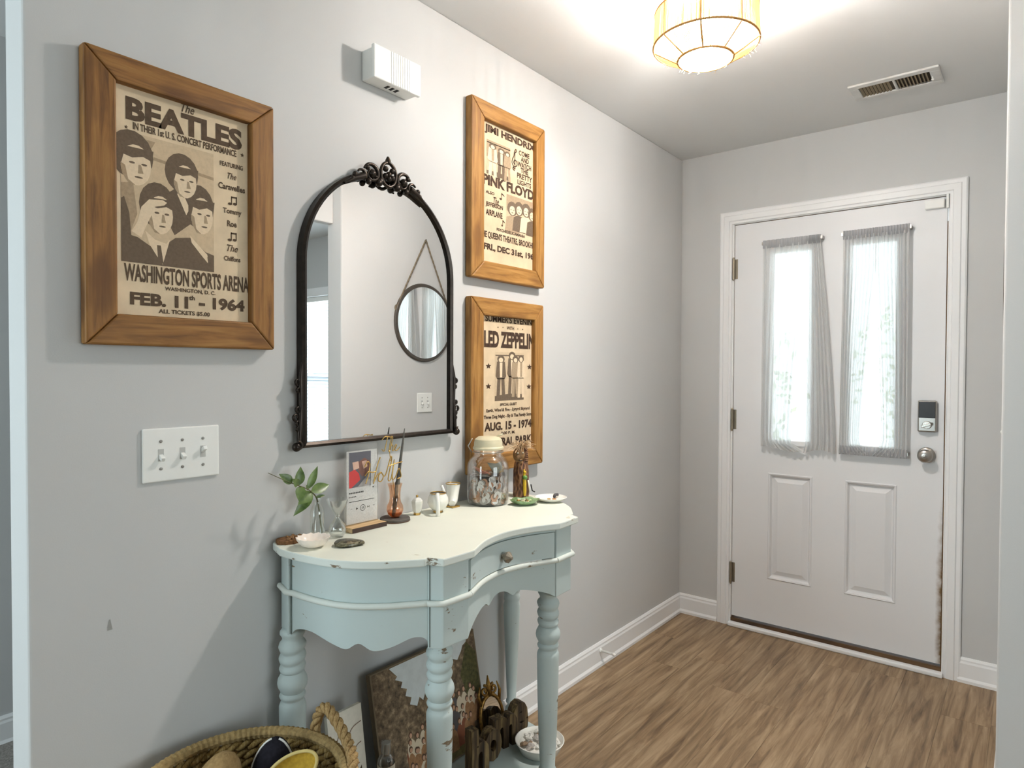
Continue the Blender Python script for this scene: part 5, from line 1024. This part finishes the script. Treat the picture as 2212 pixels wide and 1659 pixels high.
def rp(deg, r_, z_): return (BX+r_*math.cos(math.radians(deg)), BY+r_*math.sin(math.radians(deg)), z_)
braid([rp(104, BR+.012, .40), rp(104, BR+.014, .49), rp(97, BR+.014, .532), rp(86, BR+.014, .515), rp(72, BR+.014, .492), rp(58, BR+.014, .482), rp(48, BR+.012, .455), rp(44, BR+.012, .38)], .0066, 'handle')
braid([rp(284, BR+.012, .40), rp(284, BR+.014, .49), rp(277, BR+.014, .532), rp(264, BR+.014, .515), rp(240, BR+.014, .492), rp(228, BR+.012, .455), rp(224, BR+.012, .38)], .0066, 'handle')
# contents
def dome(b, c, rx, ry, h, n=28, m=8):
    vs = []; fs = []
    for j in range(m+1):
        a = PI/2*j/m
        for i in range(n): q = 2*PI*i/n; vs.append((c[0]+rx*math.cos(a)*math.cos(q), c[1]+ry*math.cos(a)*math.sin(q), c[2]+h*math.sin(a)))
    for j in range(m):
        for i in range(n): fs.append((j*n+i, j*n+(i+1) % n, (j+1)*n+(i+1) % n, (j+1)*n+i))
    return b.add(vs, fs)
M_nv = plain('navy_black_fabric', C(34, 32, 40), .9, 0, .2, .2, 140, .4); M_yl = plain('mustard_fabric', C(206, 168, 64), .85, 0, .2, .12, 120, .4); M_tn = plain('tan_fabric', C(166, 136, 92), .9, 0, .2, .15, 130, .4); M_wf = plain('white_piping', C(232, 230, 224), .7)
lth(B(), [(.15, 0), (.165, .03), (.172, .20), (.166, .30), (.14, .325), (.01, .332)], BX, BY, .02, 32).obj('folded_blanket', plain('dark_folded_blanket', C(62, 54, 40), .95, 0, .1, .3, 60, .6), None, (BX, BY, .02), smooth=0)
tag(bpy.data.objects['folded_blanket'], 'dark folded blanket filling the bottom of the seagrass basket', 'blanket')
t2 = thing('dark_cap', 'dark navy cap with white piping inside the basket', 'cap', (.186, -2.540, .35)); Mt = Matrix.Translation((.186, -2.540, .385))@Matrix.Rotation(.12, 4, 'Y')
dome(B(), (0, 0, 0), .046, .048, .108).xf(Mt).obj('crown', M_nv, t2, smooth=0, solid=.003)
for a0 in (-2.2, .75): B().tube([(.0475*math.cos(j*PI/20)*math.cos(a0), .0495*math.cos(j*PI/20)*math.sin(a0), .110*math.sin(j*PI/20)) for j in range(2, 10)], .0026, 6).xf(Mt).obj('piping', M_wf, t2, smooth=0)
B().sphere((0, 0, .109), .006, 10, 6, 1, 1, .5).xf(Mt).obj('top_button', M_nv, t2, smooth=0)
B().grid(lambda u, v_: (.042*math.cos(-.6+2.0*u)*(1+.25*v_), .044*math.sin(-.6+2.0*u)*(1+.25*v_), .004-.03*v_), 16, 4).xf(Mt).obj('brim', M_nv, t2, smooth=0, solid=.004)
t2 = thing('yellow_cap', 'mustard yellow cap standing open towards the room inside the basket', 'cap', (.272, -2.555, .38))
nz_ = Vector((.66, -.56, .50)).normalized(); ux_ = Vector((.35, .80, .48)); ux_ = (ux_-nz_*ux_.dot(nz_)).normalized(); uy_ = nz_.cross(ux_)
Mt = Matrix((uy_, ux_, nz_)).transposed().to_4x4(); Mt.translation = Vector((.272, -2.548, .445))
def egg(a): return (.036*math.cos(a)*(1-.14*math.sin(a)), .058*math.sin(a))
b = B(); vs = []; n = 32
for j in range(7):
    q = PI/2*j/6.3
    for i in range(n): e_ = egg(2*PI*i/n); vs.append((e_[0]*math.cos(q), e_[1]*math.cos(q), -.016*math.sin(q)))
b.add(vs, [(j*n+i, j*n+(i+1) % n, (j+1)*n+(i+1) % n, (j+1)*n+i) for j in range(6) for i in range(n)]+[tuple(6*n+i for i in range(n))]).xf(Mt).obj('crown', M_yl, t2, smooth=0, solid=.003)
B().tube([egg(2*PI*i/40)+(0,) for i in range(40)], .0036, 8, True).xf(Mt).obj('sweatband', plain('pale_yellow_band', C(222, 200, 132), .85), t2, smooth=0)
t2 = thing('tan_hat', 'tan cloth hat with a soft brim inside the basket, nearest the wall', 'hat', (.140, -2.650, .33)); Mt = Matrix.Translation((.142, -2.655, .385))@Matrix.Rotation(.25, 4, 'Y')@Matrix.Rotation(-.2, 4, 'X')
dome(B(), (0, 0, 0), .048, .054, .112, 24, 8).xf(Mt).obj('crown', M_tn, t2, smooth=0, solid=.003); B().grid(lambda u, v_: ((.048+.016*v_)*math.cos(6.2832*u), (.054+.016*v_)*math.sin(6.2832*u), .012-.014*v_+.008*math.sin(u*12.6)*v_), 48, 4).xf(Mt).obj('brim', M_tn, t2, smooth=0, solid=.003)
